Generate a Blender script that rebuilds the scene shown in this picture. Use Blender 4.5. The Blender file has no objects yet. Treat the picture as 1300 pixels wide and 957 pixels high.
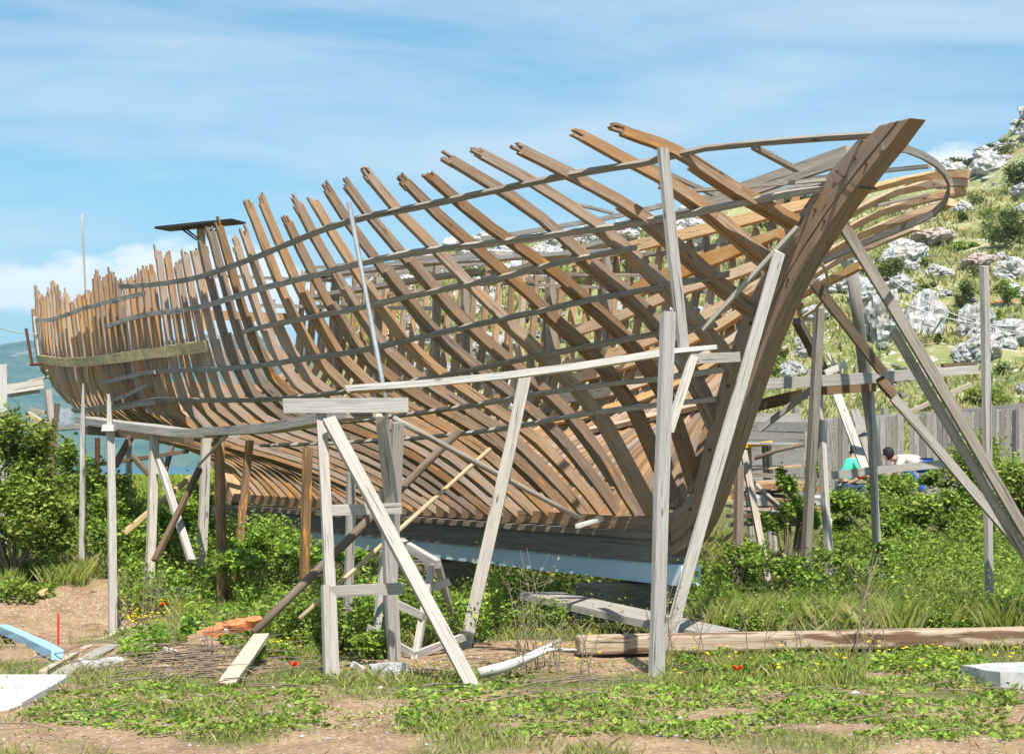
import bpy, bmesh, math, random
import numpy as np
from mathutils import Vector, noise, Matrix
random.seed(7); np.random.seed(7)
SC = bpy.context.scene
COL = SC.collection
D2R = math.radians

# ------------------------------------------------------------------ camera
FP = 2300.0          # focal length in photo pixels (photo 1300 wide)
EYE = 1.5            # eye height
HZ = 575.0           # horizon row
cam_d = bpy.data.cameras.new('camera'); cam = bpy.data.objects.new('camera', cam_d); COL.objects.link(cam)
cam.location = (0, 0, EYE); cam.rotation_euler = (D2R(90), 0, 0)
cam_d.sensor_width = 36.0; cam_d.lens = 36.0 * FP / 1300.0
cam_d.shift_y = (HZ - 478.5) / 1300.0
cam_d.clip_start = 0.1; cam_d.clip_end = 20000
SC.camera = cam

# ------------------------------------------------------------------ light
SUN_H = Vector((0.15, -0.985)).normalized(); SUN_EL = D2R(58)
sun_dir = Vector((SUN_H.x * math.cos(SUN_EL), SUN_H.y * math.cos(SUN_EL), math.sin(SUN_EL)))
sd = bpy.data.lights.new('sun', 'SUN'); sun = bpy.data.objects.new('sun', sd); COL.objects.link(sun)
sd.energy = 5.0; sd.angle = D2R(0.55); sd.color = (1.0, 0.955, 0.88)
sun.rotation_euler = (-sun_dir).to_track_quat('-Z', 'Y').to_euler(); sun.location = (0, 0, 30)

SC.view_settings.view_transform = 'Standard'; SC.view_settings.look = 'None'
SC.view_settings.exposure = 0.68; SC.view_settings.gamma = 1.0
SC.view_settings.use_curve_mapping = False

W = bpy.data.worlds.new('World'); SC.world = W; W.use_nodes = True
nt = W.node_tree; nt.nodes.clear()
def wn(t, **k):
    n = nt.nodes.new(t)
    for a, b in k.items(): setattr(n, a, b)
    return n
sky = wn('ShaderNodeTexSky', sky_type='NISHITA', sun_disc=False)
sky.sun_elevation = SUN_EL; sky.sun_rotation = math.atan2(sun_dir.x, sun_dir.y)
sky.air_density = 1.0; sky.dust_density = 0.25; sky.ozone_density = 2.2; sky.altitude = 0
tc = wn('ShaderNodeTexCoord')
# thin high streaky cloud: direction-space noise
mp = wn('ShaderNodeMapping'); mp.inputs['Scale'].default_value = (2.2, 2.2, 13.0); mp.inputs['Rotation'].default_value = (0, D2R(-9), 0)
n1 = wn('ShaderNodeTexNoise'); n1.inputs['Scale'].default_value = 1.9; n1.inputs['Detail'].default_value = 9; n1.inputs['Roughness'].default_value = .55; n1.inputs['Distortion'].default_value = .5
r1 = wn('ShaderNodeValToRGB'); r1.color_ramp.elements[0].position = .38; r1.color_ramp.elements[1].position = .70
r1.color_ramp.elements[0].color = (0, 0, 0, 1); r1.color_ramp.elements[1].color = (.62, .62, .62, 1)
nt.links.new(tc.outputs['Generated'], mp.inputs['Vector']); nt.links.new(mp.outputs[0], n1.inputs['Vector']); nt.links.new(n1.outputs['Fac'], r1.inputs[0])
# low cumulus bank on the left of the sky
sep = wn('ShaderNodeSeparateXYZ'); nt.links.new(tc.outputs['Generated'], sep.inputs[0])
n2 = wn('ShaderNodeTexNoise'); n2.inputs['Scale'].default_value = 15; n2.inputs['Detail'].default_value = 10; n2.inputs['Roughness'].default_value = .56
mp2 = wn('ShaderNodeMapping'); mp2.inputs['Scale'].default_value = (1, 1, 2.0); nt.links.new(tc.outputs['Generated'], mp2.inputs[0]); nt.links.new(mp2.outputs[0], n2.inputs['Vector'])
def mth(op, a, b=None, clamp=False):
    n = wn('ShaderNodeMath', operation=op); n.use_clamp = clamp
    for i, v in enumerate((a, b)):
        if v is None: continue
        if isinstance(v, (int, float)): n.inputs[i].default_value = v
        else: nt.links.new(v, n.inputs[i])
    return n.outputs[0]
def blob(cx, cz, rx, rz):
    a = mth('DIVIDE', mth('SUBTRACT', sep.outputs['X'], cx), rx); b = mth('DIVIDE', mth('SUBTRACT', sep.outputs['Z'], cz), rz)
    return mth('SUBTRACT', 1.0, mth('ADD', mth('MULTIPLY', a, a), mth('MULTIPLY', b, b)))
m = mth('MAXIMUM', mth('MAXIMUM', blob(-.20, .085, .075, .030), blob(-.27, .086, .05, .018)), mth('SUBTRACT', blob(.232, .155, .022, .012), .45))
m = mth('MAXIMUM', m, blob(-.15, .083, .06, .035))
cm = mth('MULTIPLY', mth('ADD', mth('ADD', mth('MULTIPLY', mth('MAXIMUM', mth('MINIMUM', m, 1.0), -1.0), .42), mth('MULTIPLY', n2.outputs['Fac'], 1.7)), -.93), 4.5, clamp=True)
cm = mth('MULTIPLY', cm, .92)
tint = wn('ShaderNodeMix', data_type='RGBA', blend_type='MULTIPLY'); tint.inputs[0].default_value = 1
nt.links.new(sky.outputs[0], tint.inputs[6]); tint.inputs[7].default_value = (0.89, 1.18, 1.16, 1)
mix1 = wn('ShaderNodeMix', data_type='RGBA'); nt.links.new(r1.outputs[0], mix1.inputs[0]); nt.links.new(tint.outputs[2], mix1.inputs[6]); mix1.inputs[7].default_value = (6.9, 7.7, 8.3, 1)
mix2 = wn('ShaderNodeMix', data_type='RGBA'); nt.links.new(cm, mix2.inputs[0]); nt.links.new(mix1.outputs[2], mix2.inputs[6]); mix2.inputs[7].default_value = (10.6, 10.7, 10.8, 1)
bg = wn('ShaderNodeBackground'); bg.inputs['Strength'].default_value = 0.079
out = wn('ShaderNodeOutputWorld'); nt.links.new(mix2.outputs[2], bg.inputs[0]); nt.links.new(bg.outputs[0], out.inputs[0])

# ------------------------------------------------------------------ object helpers
def tag(o, label=None, cat=None, group=None, kind=None):
    if label: o['label'] = label
    if cat: o['category'] = cat
    if group: o['group'] = group
    if kind: o['kind'] = kind
    return o
def empty(name, loc, label, cat, group=None):
    o = bpy.data.objects.new(name, None); COL.objects.link(o); o.location = loc; o.empty_display_size = .2
    return tag(o, label, cat, group)
class MB:
    """mesh buffer: verts, faces, uvs (per loop)"""
    def __init__(s): s.v = []; s.f = []; s.uv = []
    def sweep(s, P, Wv, Hv, w, h, jit=0.0, jag=0.0, u0=None, taper=None):
        n = len(P); base = len(s.v)
        if u0 is None: u0 = random.random() * 50
        L = [0.0]
        for i in range(1, n): L.append(L[-1] + (P[i] - P[i - 1]).length)
        for i in range(n):
            ww = w[i] if hasattr(w, '__len__') else w; hh = h[i] if hasattr(h, '__len__') else h
            Wi = Wv[i] if isinstance(Wv, list) else Wv; Hi = Hv[i] if isinstance(Hv, list) else Hv
            d = (P[min(i + 1, n - 1)] - P[max(i - 1, 0)])
            d = d.normalized() if d.length > 0 else Vector((0, 0, 1))
            for (a, b) in ((-.5, -.5), (.5, -.5), (.5, .5), (-.5, .5)):
                q = P[i] + Wi * (a * ww + random.uniform(-jit, jit)) + Hi * (b * hh + random.uniform(-jit, jit))
                if jag and i in (0, n - 1): q = q + d * random.uniform(-jag, jag)
                s.v.append(q)
        wm = w[0] if hasattr(w, '__len__') else w; hm = h[0] if hasattr(h, '__len__') else h
        vs = [0, wm, wm + hm, 2 * wm + hm, 2 * wm + 2 * hm]; v0 = random.random() * 9
        for i in range(n - 1):
            for k in range(4):
                a = base + 4 * i + k; b = base + 4 * i + (k + 1) % 4
                s.f.append((a, b, b + 4, a + 4))
                s.uv += [(u0 + L[i], v0 + vs[k]), (u0 + L[i], v0 + vs[k + 1]), (u0 + L[i + 1], v0 + vs[k + 1]), (u0 + L[i + 1], v0 + vs[k])]
        s.f.append((base + 3, base + 2, base + 1, base)); s.uv += [(u0, v0), (u0 + .02, v0), (u0 + .02, v0 + hm), (u0, v0 + hm)]
        e = base + 4 * (n - 1)
        s.f.append((e, e + 1, e + 2, e + 3)); s.uv += [(u0, v0), (u0 + .02, v0), (u0 + .02, v0 + hm), (u0, v0 + hm)]
        return s
    def beam(s, a, b, w, h, up=None, jit=.0035, jag=0.0, seg=None, sag=0.0):
        d = (b - a); Ln = d.length; d = d.normalized()
        up = Vector(up) if up is not None else Vector((0, 0, 1))
        if abs(d.dot(up)) > .95: up = Vector((.48, -.88, 0))
        Wd = d.cross(up).normalized(); Hd = Wd.cross(d).normalized()
        seg = seg or max(1, int(Ln / .5)); bx = random.uniform(-1, 1) * .0055 * Ln
        P = []
        for i in range(seg + 1):
            t = i / seg; P.append(a + d * (Ln * t) + Wd * (4 * bx * t * (1 - t)) - Vector((0, 0, 1)) * (4 * sag * t * (1 - t)))
        return s.sweep(P, Wd, Hd, w, h, jit, jag)
    def tube(s, P, r, n=8, jit=0.0):
        base = len(s.v); m_ = len(P); u0 = random.random() * 30; L = 0
        Ls = []
        for i in range(m_):
            d = (P[min(i + 1, m_ - 1)] - P[max(i - 1, 0)]).normalized()
            up = Vector((0, 0, 1)) if abs(d.z) < .9 else Vector((0, 1, 0))
            A = d.cross(up).normalized(); B = A.cross(d).normalized(); ri = r[i] if hasattr(r, '__len__') else r
            if i: L += (P[i] - P[i - 1]).length
            Ls.append(L)
            for k in range(n):
                a = 2 * math.pi * k / n; rr = ri * (1 + random.uniform(-jit, jit))
                s.v.append(P[i] + A * (math.cos(a) * rr) + B * (math.sin(a) * rr))
        rm = r[0] if hasattr(r, '__len__') else r
        for i in range(m_ - 1):
            for k in range(n):
                k2 = (k + 1) % n
                s.f.append((base + i * n + k, base + i * n + k2, base + (i + 1) * n + k2, base + (i + 1) * n + k))
                c = 2 * math.pi * rm / n
                s.uv += [(u0 + Ls[i], k * c), (u0 + Ls[i], (k + 1) * c), (u0 + Ls[i + 1], (k + 1) * c), (u0 + Ls[i + 1], k * c)]
        s.f.append(tuple(base + k for k in range(n))[::-1]); s.uv += [(u0, 0)] * n
        s.f.append(tuple(base + (m_ - 1) * n + k for k in range(n))); s.uv += [(u0, 0)] * n
        return s
    def build(s, name, mat, parent=None, smooth=False, bevel=0.0):
        me = bpy.data.meshes.new(name); me.from_pydata([tuple(v) for v in s.v], [], s.f); me.update()
        uvl = me.uv_layers.new(name='UVMap')
        uvl.data.foreach_set('uv', np.array(s.uv, dtype=np.float32).ravel())
        bm = bmesh.new(); bm.from_mesh(me); bmesh.ops.recalc_face_normals(bm, faces=bm.faces); bm.to_mesh(me); bm.free()
        me.materials.append(mat)
        o = bpy.data.objects.new(name, me); COL.objects.link(o)
        if smooth: me.shade_smooth()
        if bevel:
            md = o.modifiers.new('bevel', 'BEVEL'); md.width = bevel; md.segments = 2; md.limit_method = 'ANGLE'; md.angle_limit = D2R(40)
        if parent:
            o.parent = parent; o.matrix_parent_inverse = Matrix.Identity(4)
            wl = Vector((0, 0, 0)); q_ = parent
            while q_: wl += Vector(q_.location); q_ = q_.parent
            o.location = -wl
        return o
def P(x, y, Y):
    """photo pixel at depth Y -> world point"""
    return Vector(((x - 650) / FP * Y, Y, EYE - (y - HZ) / FP * Y))
def to_origin(o, base):
    """move a lone mesh's origin to its base point"""
    b = Vector(base); me = o.data
    me.transform(Matrix.Translation(-b)); o.location = b
    return o
def lerp(xs, ys, x):
    return float(np.interp(x, xs, ys))
def sst(x):
    x = max(0.0, min(1.0, x)); return x * x * (3 - 2 * x)

# ------------------------------------------------------------------ materials
def newmat(name):
    m = bpy.data.materials.new(name); m.use_nodes = True; n = m.node_tree; n.nodes.clear()
    o = n.nodes.new('ShaderNodeOutputMaterial'); b = n.nodes.new('ShaderNodeBsdfPrincipled'); n.links.new(b.outputs[0], o.inputs[0])
    b.inputs['Roughness'].default_value = .8; b.inputs['Specular IOR Level'].default_value = .25
    return m, n, b, o
def N(n, t, **k):
    x = n.nodes.new(t)
    for a, v in k.items():
        if a in x.inputs.keys() if isinstance(a, str) else False: x.inputs[a].default_value = v
        else: setattr(x, a, v)
    return x
def ramp(n, src, stops):
    r = n.nodes.new('ShaderNodeValToRGB'); e = r.color_ramp.elements
    while len(e) < len(stops): e.new(.5)
    for i, (p, c) in enumerate(stops):
        e[i].position = p; e[i].color = (c, c, c, 1) if isinstance(c, (int, float)) else (*c, 1)
    n.links.new(src, r.inputs[0]); return r.outputs[0]
def noi(n, vec, scale, detail=4, rough=.6, dist=0):
    x = n.nodes.new('ShaderNodeTexNoise'); x.inputs['Scale'].default_value = scale; x.inputs['Detail'].default_value = detail
    x.inputs['Roughness'].default_value = rough; x.inputs['Distortion'].default_value = dist
    if vec is not None: n.links.new(vec, x.inputs['Vector'])
    return x.outputs['Fac']
def mixc(n, f, a, b, bt='MIX'):
    x = n.nodes.new('ShaderNodeMix'); x.data_type = 'RGBA'; x.blend_type = bt
    for i, v in ((0, f), (6, a), (7, b)):
        if isinstance(v, (int, float)): x.inputs[i].default_value = v
        elif isinstance(v, tuple): x.inputs[i].default_value = (*v, 1)
        else: n.links.new(v, x.inputs[i])
    return x.outputs[2]
def mapping(n, src, scale, loc=(0, 0, 0)):
    x = n.nodes.new('ShaderNodeMapping'); x.inputs['Scale'].default_value = scale; x.inputs['Location'].default_value = loc
    n.links.new(src, x.inputs[0]); return x.outputs[0]
def bump(n, b, h, s, d=.01):
    x = n.nodes.new('ShaderNodeBump'); x.inputs['Strength'].default_value = s; x.inputs['Distance'].default_value = d
    n.links.new(h, x.inputs['Height']); n.links.new(x.outputs[0], b.inputs['Normal'])
def wood(name, ca, cb, crack=(.05, .035, .025), lichen=0.0, var=.35, brown=None, bt=(.42, .62)):
    m, n, b, o = newmat(name)
    uv = n.nodes.new('ShaderNodeTexCoord').outputs['UV']; oi = n.nodes.new('ShaderNodeObjectInfo')
    g = noi(n, mapping(n, uv, (1.6, 46, 1)), 1.0, 5, .65, .6)
    g2 = noi(n, mapping(n, uv, (5, 150, 1)), 1.0, 3, .6)
    big = noi(n, mapping(n, uv, (1.1, 5, 1)), 1.3, 3, .55)
    col = mixc(n, ramp(n, g, [(.3, 0.0), (.7, 1.0)]), ca, cb)
    if brown: col = mixc(n, ramp(n, big, [(bt[0], 0.0), (bt[1], 1.0)]), col, brown)
    # per piece brightness and warmth
    hs = n.nodes.new('ShaderNodeHueSaturation')
    mr = n.nodes.new('ShaderNodeMapRange'); mr.inputs['To Min'].default_value = 1 - var; mr.inputs['To Max'].default_value = 1 + var
    n.links.new(oi.outputs['Random'], mr.inputs[0]); n.links.new(mr.outputs[0], hs.inputs['Value'])
    wn_ = n.nodes.new('ShaderNodeTexWhiteNoise'); wn_.noise_dimensions = '1D'; n.links.new(oi.outputs['Random'], wn_.inputs['W'])
    mr2 = n.nodes.new('ShaderNodeMapRange'); mr2.inputs['To Min'].default_value = .65; mr2.inputs['To Max'].default_value = 1.14
    n.links.new(wn_.outputs['Value'], mr2.inputs[0]); n.links.new(mr2.outputs[0], hs.inputs['Saturation'])
    n.links.new(col, hs.inputs['Color']); col = hs.outputs[0]
    col = mixc(n, ramp(n, g2, [(.30, .45), (.55, 0.0)]), col, tuple(x * .45 for x in cb))
    ck = noi(n, mapping(n, uv, (1.3, 42, 1), (3, 7, 0)), 1.0, 3, .6)
    col = mixc(n, ramp(n, ck, [(.33, .85), (.385, 0.0)]), col, crack)
    kn = n.nodes.new('ShaderNodeTexVoronoi'); kn.inputs['Scale'].default_value = 1.0; n.links.new(mapping(n, uv, (2.2, 9, 1)), kn.inputs['Vector'])
    col = mixc(n, ramp(n, kn.outputs['Distance'], [(.05, .8), (.10, 0.0)]), col, crack)
    if lichen:
        li = noi(n, mapping(n, uv, (3.0, 22, 1), (9, 2, 0)), 1.0, 4, .6)
        col = mixc(n, ramp(n, li, [(.62 - lichen * .1, 0.0), (.70 - lichen * .1, .85)]), col, (.62, .27, .035))
    n.links.new(col, b.inputs['Base Color'])
    ad = n.nodes.new('ShaderNodeMath'); ad.operation = 'ADD'; n.links.new(g, ad.inputs[0]); n.links.new(g2, ad.inputs[1])
    bump(n, b, ad.outputs[0], .5, .006); b.inputs['Roughness'].default_value = .85
    return m
M_RIB = wood('weathered_rib_wood', (.43, .315, .22), (.22, .13, .075), lichen=.14, brown=(.35, .20, .10), var=.30)
M_RIBS = wood('stern_rib_wood', (.46, .33, .22), (.27, .17, .105), lichen=.55, brown=(.42, .25, .13), var=.32)
M_BAT = wood('grey_batten_wood', (.42, .36, .295), (.26, .21, .165), var=.2)
M_GREY = wood('silver_grey_wood', (.48, .44, .39), (.33, .295, .255), var=.16)
M_WHITE = wood('bleached_board_wood', (.66, .62, .57), (.52, .475, .42), crack=(.2, .16, .12), var=.08)
M_PALE = wood('pale_yellow_board', (.60, .46, .27), (.44, .32, .17), crack=(.2, .13, .06), var=.08)
M_NEW = wood('orange_plank_wood', (.56, .31, .13), (.40, .20, .075), var=.22, brown=(.50, .33, .18))
M_STEM = wood('stem_wood', (.40, .295, .205), (.19, .125, .08), brown=(.33, .20, .11), var=.05)
M_KEEL = wood('dark_keel_wood', (.31, .25, .195), (.16, .12, .09), var=.05)
M_BROWN = wood('brown_pole_wood', (.24, .165, .10), (.13, .08, .05), var=.2)
M_LOG = wood('bark_stripped_log', (.56, .46, .34), (.34, .24, .16), brown=(.17, .10, .06), var=.05, bt=(.50, .56))
M_ORLOG = wood('orange_log_wood', (.42, .25, .12), (.20, .11, .06), lichen=.6, brown=(.16, .1, .06), var=.1)
M_FENCE = wood('grey_fence_board', (.33, .305, .28), (.19, .17, .15), var=.35)
def plain(name, col, rough=.6, metal=0.0, nz=.15, sc=30):
    m, n, b, o = newmat(name); t = n.nodes.new('ShaderNodeTexCoord').outputs['Object']
    f = noi(n, t, sc, 5, .6)
    c = mixc(n, ramp(n, f, [(.3, 0.0), (.7, 1.0)]), tuple(x * (1 - nz) for x in col), tuple(min(1, x * (1 + nz)) for x in col))
    n.links.new(c, b.inputs['Base Color']); b.inputs['Roughness'].default_value = rough; b.inputs['Metallic'].default_value = metal
    bump(n, b, f, .3, .004); return m
def painted(name, col, under):
    m, n, b, o = newmat(name); uv = n.nodes.new('ShaderNodeTexCoord').outputs['UV']
    f = noi(n, mapping(n, uv, (3, 14, 1)), 1, 6, .7); g = noi(n, mapping(n, uv, (1.5, 6, 1)), 1, 4, .6)
    c = mixc(n, ramp(n, g, [(.3, 0.0), (.7, 1.0)]), col, tuple(x * .85 for x in col))
    c = mixc(n, ramp(n, f, [(.64, 0.0), (.70, .9)]), c, under); n.links.new(c, b.inputs['Base Color']); bump(n, b, f, .4, .004)
    return m
M_BLUE = painted('pale_blue_keel_paint', (.62, .75, .83), (.16, .12, .10))
M_LBLUE = painted('light_blue_paint', (.32, .56, .72), (.4, .36, .3))
M_RUST = plain('rusty_iron', (.12, .05, .03), .8); M_DARK = plain('black_board', (.025, .023, .022), .6)
M_PIPE = plain('silver_pipe', (.25, .26, .27), .6, .2); M_CONC = plain('pale_concrete', (.46, .45, .43), .9, 0, .12, 12)
M_SLAB = plain('white_concrete', (.64, .63, .60), .9, 0, .06, 9)
M_RED = plain('red_paint', (.62, .03, .03), .6); M_WIRE = plain('white_wire', (.6, .6, .58), .6)
M_YEL = plain('yellow_edge_paint', (.82, .50, .02), .6); M_BRICK = plain('orange_brick', (.60, .20, .08), .95, 0, .35, 25)
M_STONEG = plain('grey_slab_stone', (.40, .40, .39), .9, 0, .2, 14)
M_ROPE = plain('dark_cord', (.07, .06, .05), .9)
def leafmat(name, cols, trans=.35, scale=None):
    m, n, b, o = newmat(name); g = n.nodes.new('ShaderNodeNewGeometry')
    c = ramp(n, g.outputs['Random Per Island'], [(i / (len(cols) - 1), x) for i, x in enumerate(cols)])
    pos = n.nodes.new('ShaderNodeNewGeometry').outputs['Position']
    big = noi(n, pos, scale or 1.6, 2, .5)
    c = mixc(n, ramp(n, big, [(.35, 0.0), (.68, .6)]), c, (.20, .21, .045))
    n.links.new(c, b.inputs['Base Color']); b.inputs['Roughness'].default_value = .55
    t = n.nodes.new('ShaderNodeBsdfTranslucent'); n.links.new(c, t.inputs[0]); mx = n.nodes.new('ShaderNodeMixShader'); mx.inputs[0].default_value = trans
    n.links.new(b.outputs[0], mx.inputs[1]); n.links.new(t.outputs[0], mx.inputs[2]); n.links.new(mx.outputs[0], o.inputs[0]); return m
M_LEAF = leafmat('bramble_leaves', [(.08, .14, .02), (.17, .26, .035), (.31, .42, .06), (.52, .58, .16)])
M_LEAFD = leafmat('dark_shrub_leaves', [(.05, .085, .02), (.08, .125, .03), (.13, .17, .05), (.18, .21, .08)], .2)
M_GRASS = leafmat('meadow_grass', [(.16, .24, .03), (.26, .34, .05), (.40, .44, .11), (.52, .48, .22)], .3, .9)
M_WEED = leafmat('green_weed_leaves', [(.06, .14, .02), (.15, .28, .03), (.27, .45, .05), (.44, .56, .10)])
M_DRY = leafmat('dry_grass', [(.42, .36, .20), (.36, .28, .14), (.28, .27, .10), (.50, .44, .28)], .2)
M_HGRASS = leafmat('hill_grass', [(.18, .23, .06), (.32, .32, .11), (.48, .42, .20), (.13, .19, .05)], .2, .15)
M_TWIG = plain('grey_twig', (.22, .17, .125), .9, 0, .3, 20)
M_YFL = plain('yellow_petal', (.85, .70, .02), .6); M_POP = plain('poppy_petal', (.85, .05, .01), .5)
# ground
def groundmat():
    m, n, b, o = newmat('soil_and_turf'); pos = n.nodes.new('ShaderNodeNewGeometry').outputs['Position']
    at = n.nodes.new('ShaderNodeAttribute'); at.attribute_name = 'turf'; at2 = n.nodes.new('ShaderNodeAttribute'); at2.attribute_name = 'hill'
    f1 = noi(n, pos, 3.5, 6, .62); f2 = noi(n, pos, 28, 5, .7); f3 = noi(n, pos, .9, 4, .6)
    soil = mixc(n, ramp(n, f1, [(.35, 0.0), (.65, 1.0)]), (.28, .18, .105), (.42, .29, .175))
    soil = mixc(n, ramp(n, f2, [(.36, .7), (.52, 0.0)]), soil, (.17, .105, .06))
    v = n.nodes.new('ShaderNodeTexVoronoi'); v.inputs['Scale'].default_value = 22; n.links.new(pos, v.inputs['Vector'])
    soil = mixc(n, ramp(n, v.outputs['Distance'], [(.16, .8), (.24, 0.0)]), soil, (.55, .50, .44))
    turf = mixc(n, ramp(n, f1, [(.35, 0.0), (.65, 1.0)]), (.10, .12, .03), (.22, .20, .08))
    turf = mixc(n, ramp(n, f2, [(.4, .6), (.55, 0.0)]), turf, (.05, .06, .02))
    near = mixc(n, at.outputs['Fac'], soil, turf)
    h1 = noi(n, pos, .11, 6, .62); h2 = noi(n, pos, .55, 6, .7); h3 = noi(n, pos, 2.3, 4, .7)
    hg = mixc(n, ramp(n, h1, [(.35, 0.0), (.65, 1.0)]), (.19, .21, .07), (.36, .34, .16))
    hg = mixc(n, ramp(n, h2, [(.50, 0.0), (.60, .75)]), hg, (.11, .15, .04))
    hg = mixc(n, ramp(n, noi(n, mapping(n, pos, (1, 1, 1), (40, 0, 0)), .16, 5, .7), [(.57, 0.0), (.62, .8)]), hg, (.42, .16, .06))
    hg = mixc(n, ramp(n, h3, [(.57, 0.0), (.63, .9)]), hg, (.60, .58, .54))
    c = mixc(n, at2.outputs['Fac'], near, hg); n.links.new(c, b.inputs['Base Color']); b.inputs['Roughness'].default_value = .95
    ad = n.nodes.new('ShaderNodeMath'); ad.operation = 'ADD'; n.links.new(f1, ad.inputs[0]); n.links.new(f2, ad.inputs[1]); bump(n, b, ad.outputs[0], .8, .03)
    return m
def rockmat(name, ca, cb, crk):
    m, n, b, o = newmat(name); t = n.nodes.new('ShaderNodeTexCoord').outputs['Object']
    f = noi(n, t, 2.2, 8, .68); g = noi(n, mapping(n, t, (1, 1, .35)), 4.5, 6, .7, .8)
    c = mixc(n, ramp(n, f, [(.3, 0.0), (.7, 1.0)]), ca, cb); c = mixc(n, ramp(n, g, [(.33, .95), (.42, 0.0)]), c, crk)
    v_ = n.nodes.new('ShaderNodeTexVoronoi'); v_.feature = 'DISTANCE_TO_EDGE'; v_.inputs['Scale'].default_value = 2.3; n.links.new(mapping(n, t, (1, 1, .6)), v_.inputs['Vector'])
    c = mixc(n, ramp(n, v_.outputs['Distance'], [(.012, .85), (.05, 0.0)]), c, crk)
    c = mixc(n, ramp(n, noi(n, t, 1.1, 3, .5), [(.55, 0.0), (.66, .55)]), c, (.42, .35, .27))
    n.links.new(c, b.inputs['Base Color']); b.inputs['Roughness'].default_value = .95; bump(n, b, g, 1.0, .12); return m
M_ROCK = rockmat('white_limestone', (.60, .59, .57), (.42, .42, .41), (.12, .12, .12))
M_ROCKR = rockmat('reddish_limestone', (.56, .47, .42), (.44, .33, .28), (.15, .10, .08))

# ------------------------------------------------------------------ terrain
EX = [-900, 250, 340, 390, 430, 472, 508, 560, 650, 754, 818, 890, 1010, 1130, 1180, 1220, 1300, 1500, 2100]
EV = [-.02, -.015, .01, .045, .075, .098, .110, .116, .120, .124, .130, .136, .142, .150, .155, .165, .186, .25, .36]
YR = 190.0
def gz(X, Y):
    z = .03 + .03 * noise.noise(Vector((X * .8, Y * .8, 0))) + .018 * noise.noise(Vector((X * 3, Y * 3, 5)))
    left = sst((-X - 1.6) / 1.2)
    z += .24 * sst((Y - 16.3) / 1.1) * left
    z -= .20 * math.exp(-((X + 3.75) / .75) ** 2 - ((Y - 15.4) / .9) ** 2)
    z += .20 * math.exp(-((X + 2.15) / .42) ** 2 - ((Y - 12.75) / .55) ** 2)
    z += .50 * sst((Y - 18) / 18)
    if 10 < Y < 17.5 and X < 1.5: z += .035 * noise.noise(Vector((X * 5.5, Y * 5.5, 11))) * sst((1.5 - X) / 2)
    if Y > 36: z += .35 * sst((Y - 36) / 40)
    if Y > 39:
        xr = 650 + FP * X / (YR if X > 0 else Y)
        e = lerp(EX, EV, xr); p = min(1.0, (Y - 39) / (YR - 39)) ** .92
        z += (e * YR) * p * (1.0 if Y < YR else max(0.0, 1 - (Y - YR) / 160.0) ** .8)
        rough = min(1.0, (Y - 39) / 30) * (1 if e > .03 else .15)
        z += rough * (1.3 * noise.noise(Vector((X * .07, Y * .07, 3))) + .5 * noise.noise(Vector((X * .28, Y * .28, 8))) + .16 * noise.noise(Vector((X * .9, Y * .9, 1))))
    if Y > 200: z -= 24 * sst((Y - 200) / 200)
    return z
def G(x, y):
    """photo pixel -> point where its ray meets the ground"""
    Y = 7.0
    while Y < 170:
        q = P(x, y, Y)
        if q.z < gz(q.x, q.y): return Vector((q.x, q.y, gz(q.x, q.y)))
        Y *= 1.002
    return q
# bare-soil patches (world ellipses from the places they stand)
BARE = []
for (x, y, rx, ry, s) in [(690, 835, 1.0, .9, 1), (90, 800, .85, 1.3, 1), (75, 785, .8, 1.1, .9), (270, 850, .5, .7, 1), (60, 835, .7, .6, 1), (560, 850, .9, .5, .8), (260, 850, .75, .5, .9), (160, 850, .6, .5, .8),
                          (640, 780, .8, .7, .6), (1150, 862, .8, .35, .8), (1200, 850, .5, .35, .6), (800, 780, .7, .6, .5), (760, 850, .6, .6, .7), (210, 745, .4, .5, .7), (980, 850, .6, .25, .5)]:
    q = P(x, y, EYE * FP / (y - HZ)); BARE.append((q.x, q.y, rx, ry, s))
def turf(X, Y):
    b = 0
    nb = .35 * noise.noise(Vector((X * 2.2, Y * 2.2, 31)))
    for (cx, cy, rx, ry, s) in BARE:
        b = max(b, s * math.exp(-(((X - cx) / rx) ** 2 + ((Y - cy) / ry) ** 2 + nb) ** 1.5 * .8) if ((X - cx) / rx) ** 2 + ((Y - cy) / ry) ** 2 + nb > 0 else s)
    if Y < 11.4: b = max(b, .50)
    t = 1 - b + .5 * noise.noise(Vector((X * 1.7, Y * 1.7, 2)))
    return max(0.0, min(1.0, (t - .45) * 3.0))
rows = [2.0]
while rows[-1] < 420: rows.append(rows[-1] * (1.02 if rows[-1] < 8 or rows[-1] > 24 else 1.0055))
rows += [520, 700, 1000, 1500, 2200, 3200]
cols = np.linspace(-.62, .62, 321)
verts = []; tf = []; hl = []
for Y in rows:
    for u in cols:
        X = u * max(Y, 7.0); z = gz(X, Y) if Y < 430 else -23.0 - (Y - 420) * .001
        verts.append((X, Y, z)); tf.append(turf(X, Y) if Y < 40 else 1.0); hl.append(sst((Y - 32) / 8))
nc = len(cols); faces = [(r * nc + c, r * nc + c + 1, (r + 1) * nc + c + 1, (r + 1) * nc + c) for r in range(len(rows) - 1) for c in range(nc - 1)]
me = bpy.data.meshes.new('ground'); me.from_pydata(verts, [], faces)
for nm, arr in (('turf', tf), ('hill', hl)):
    a = me.attributes.new(nm, 'FLOAT', 'POINT'); a.data.foreach_set('value', np.array(arr, dtype=np.float32))
me.shade_smooth(); me.materials.append(groundmat()); go = bpy.data.objects.new('ground', me); COL.objects.link(go); tag(go, kind='structure')
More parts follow.
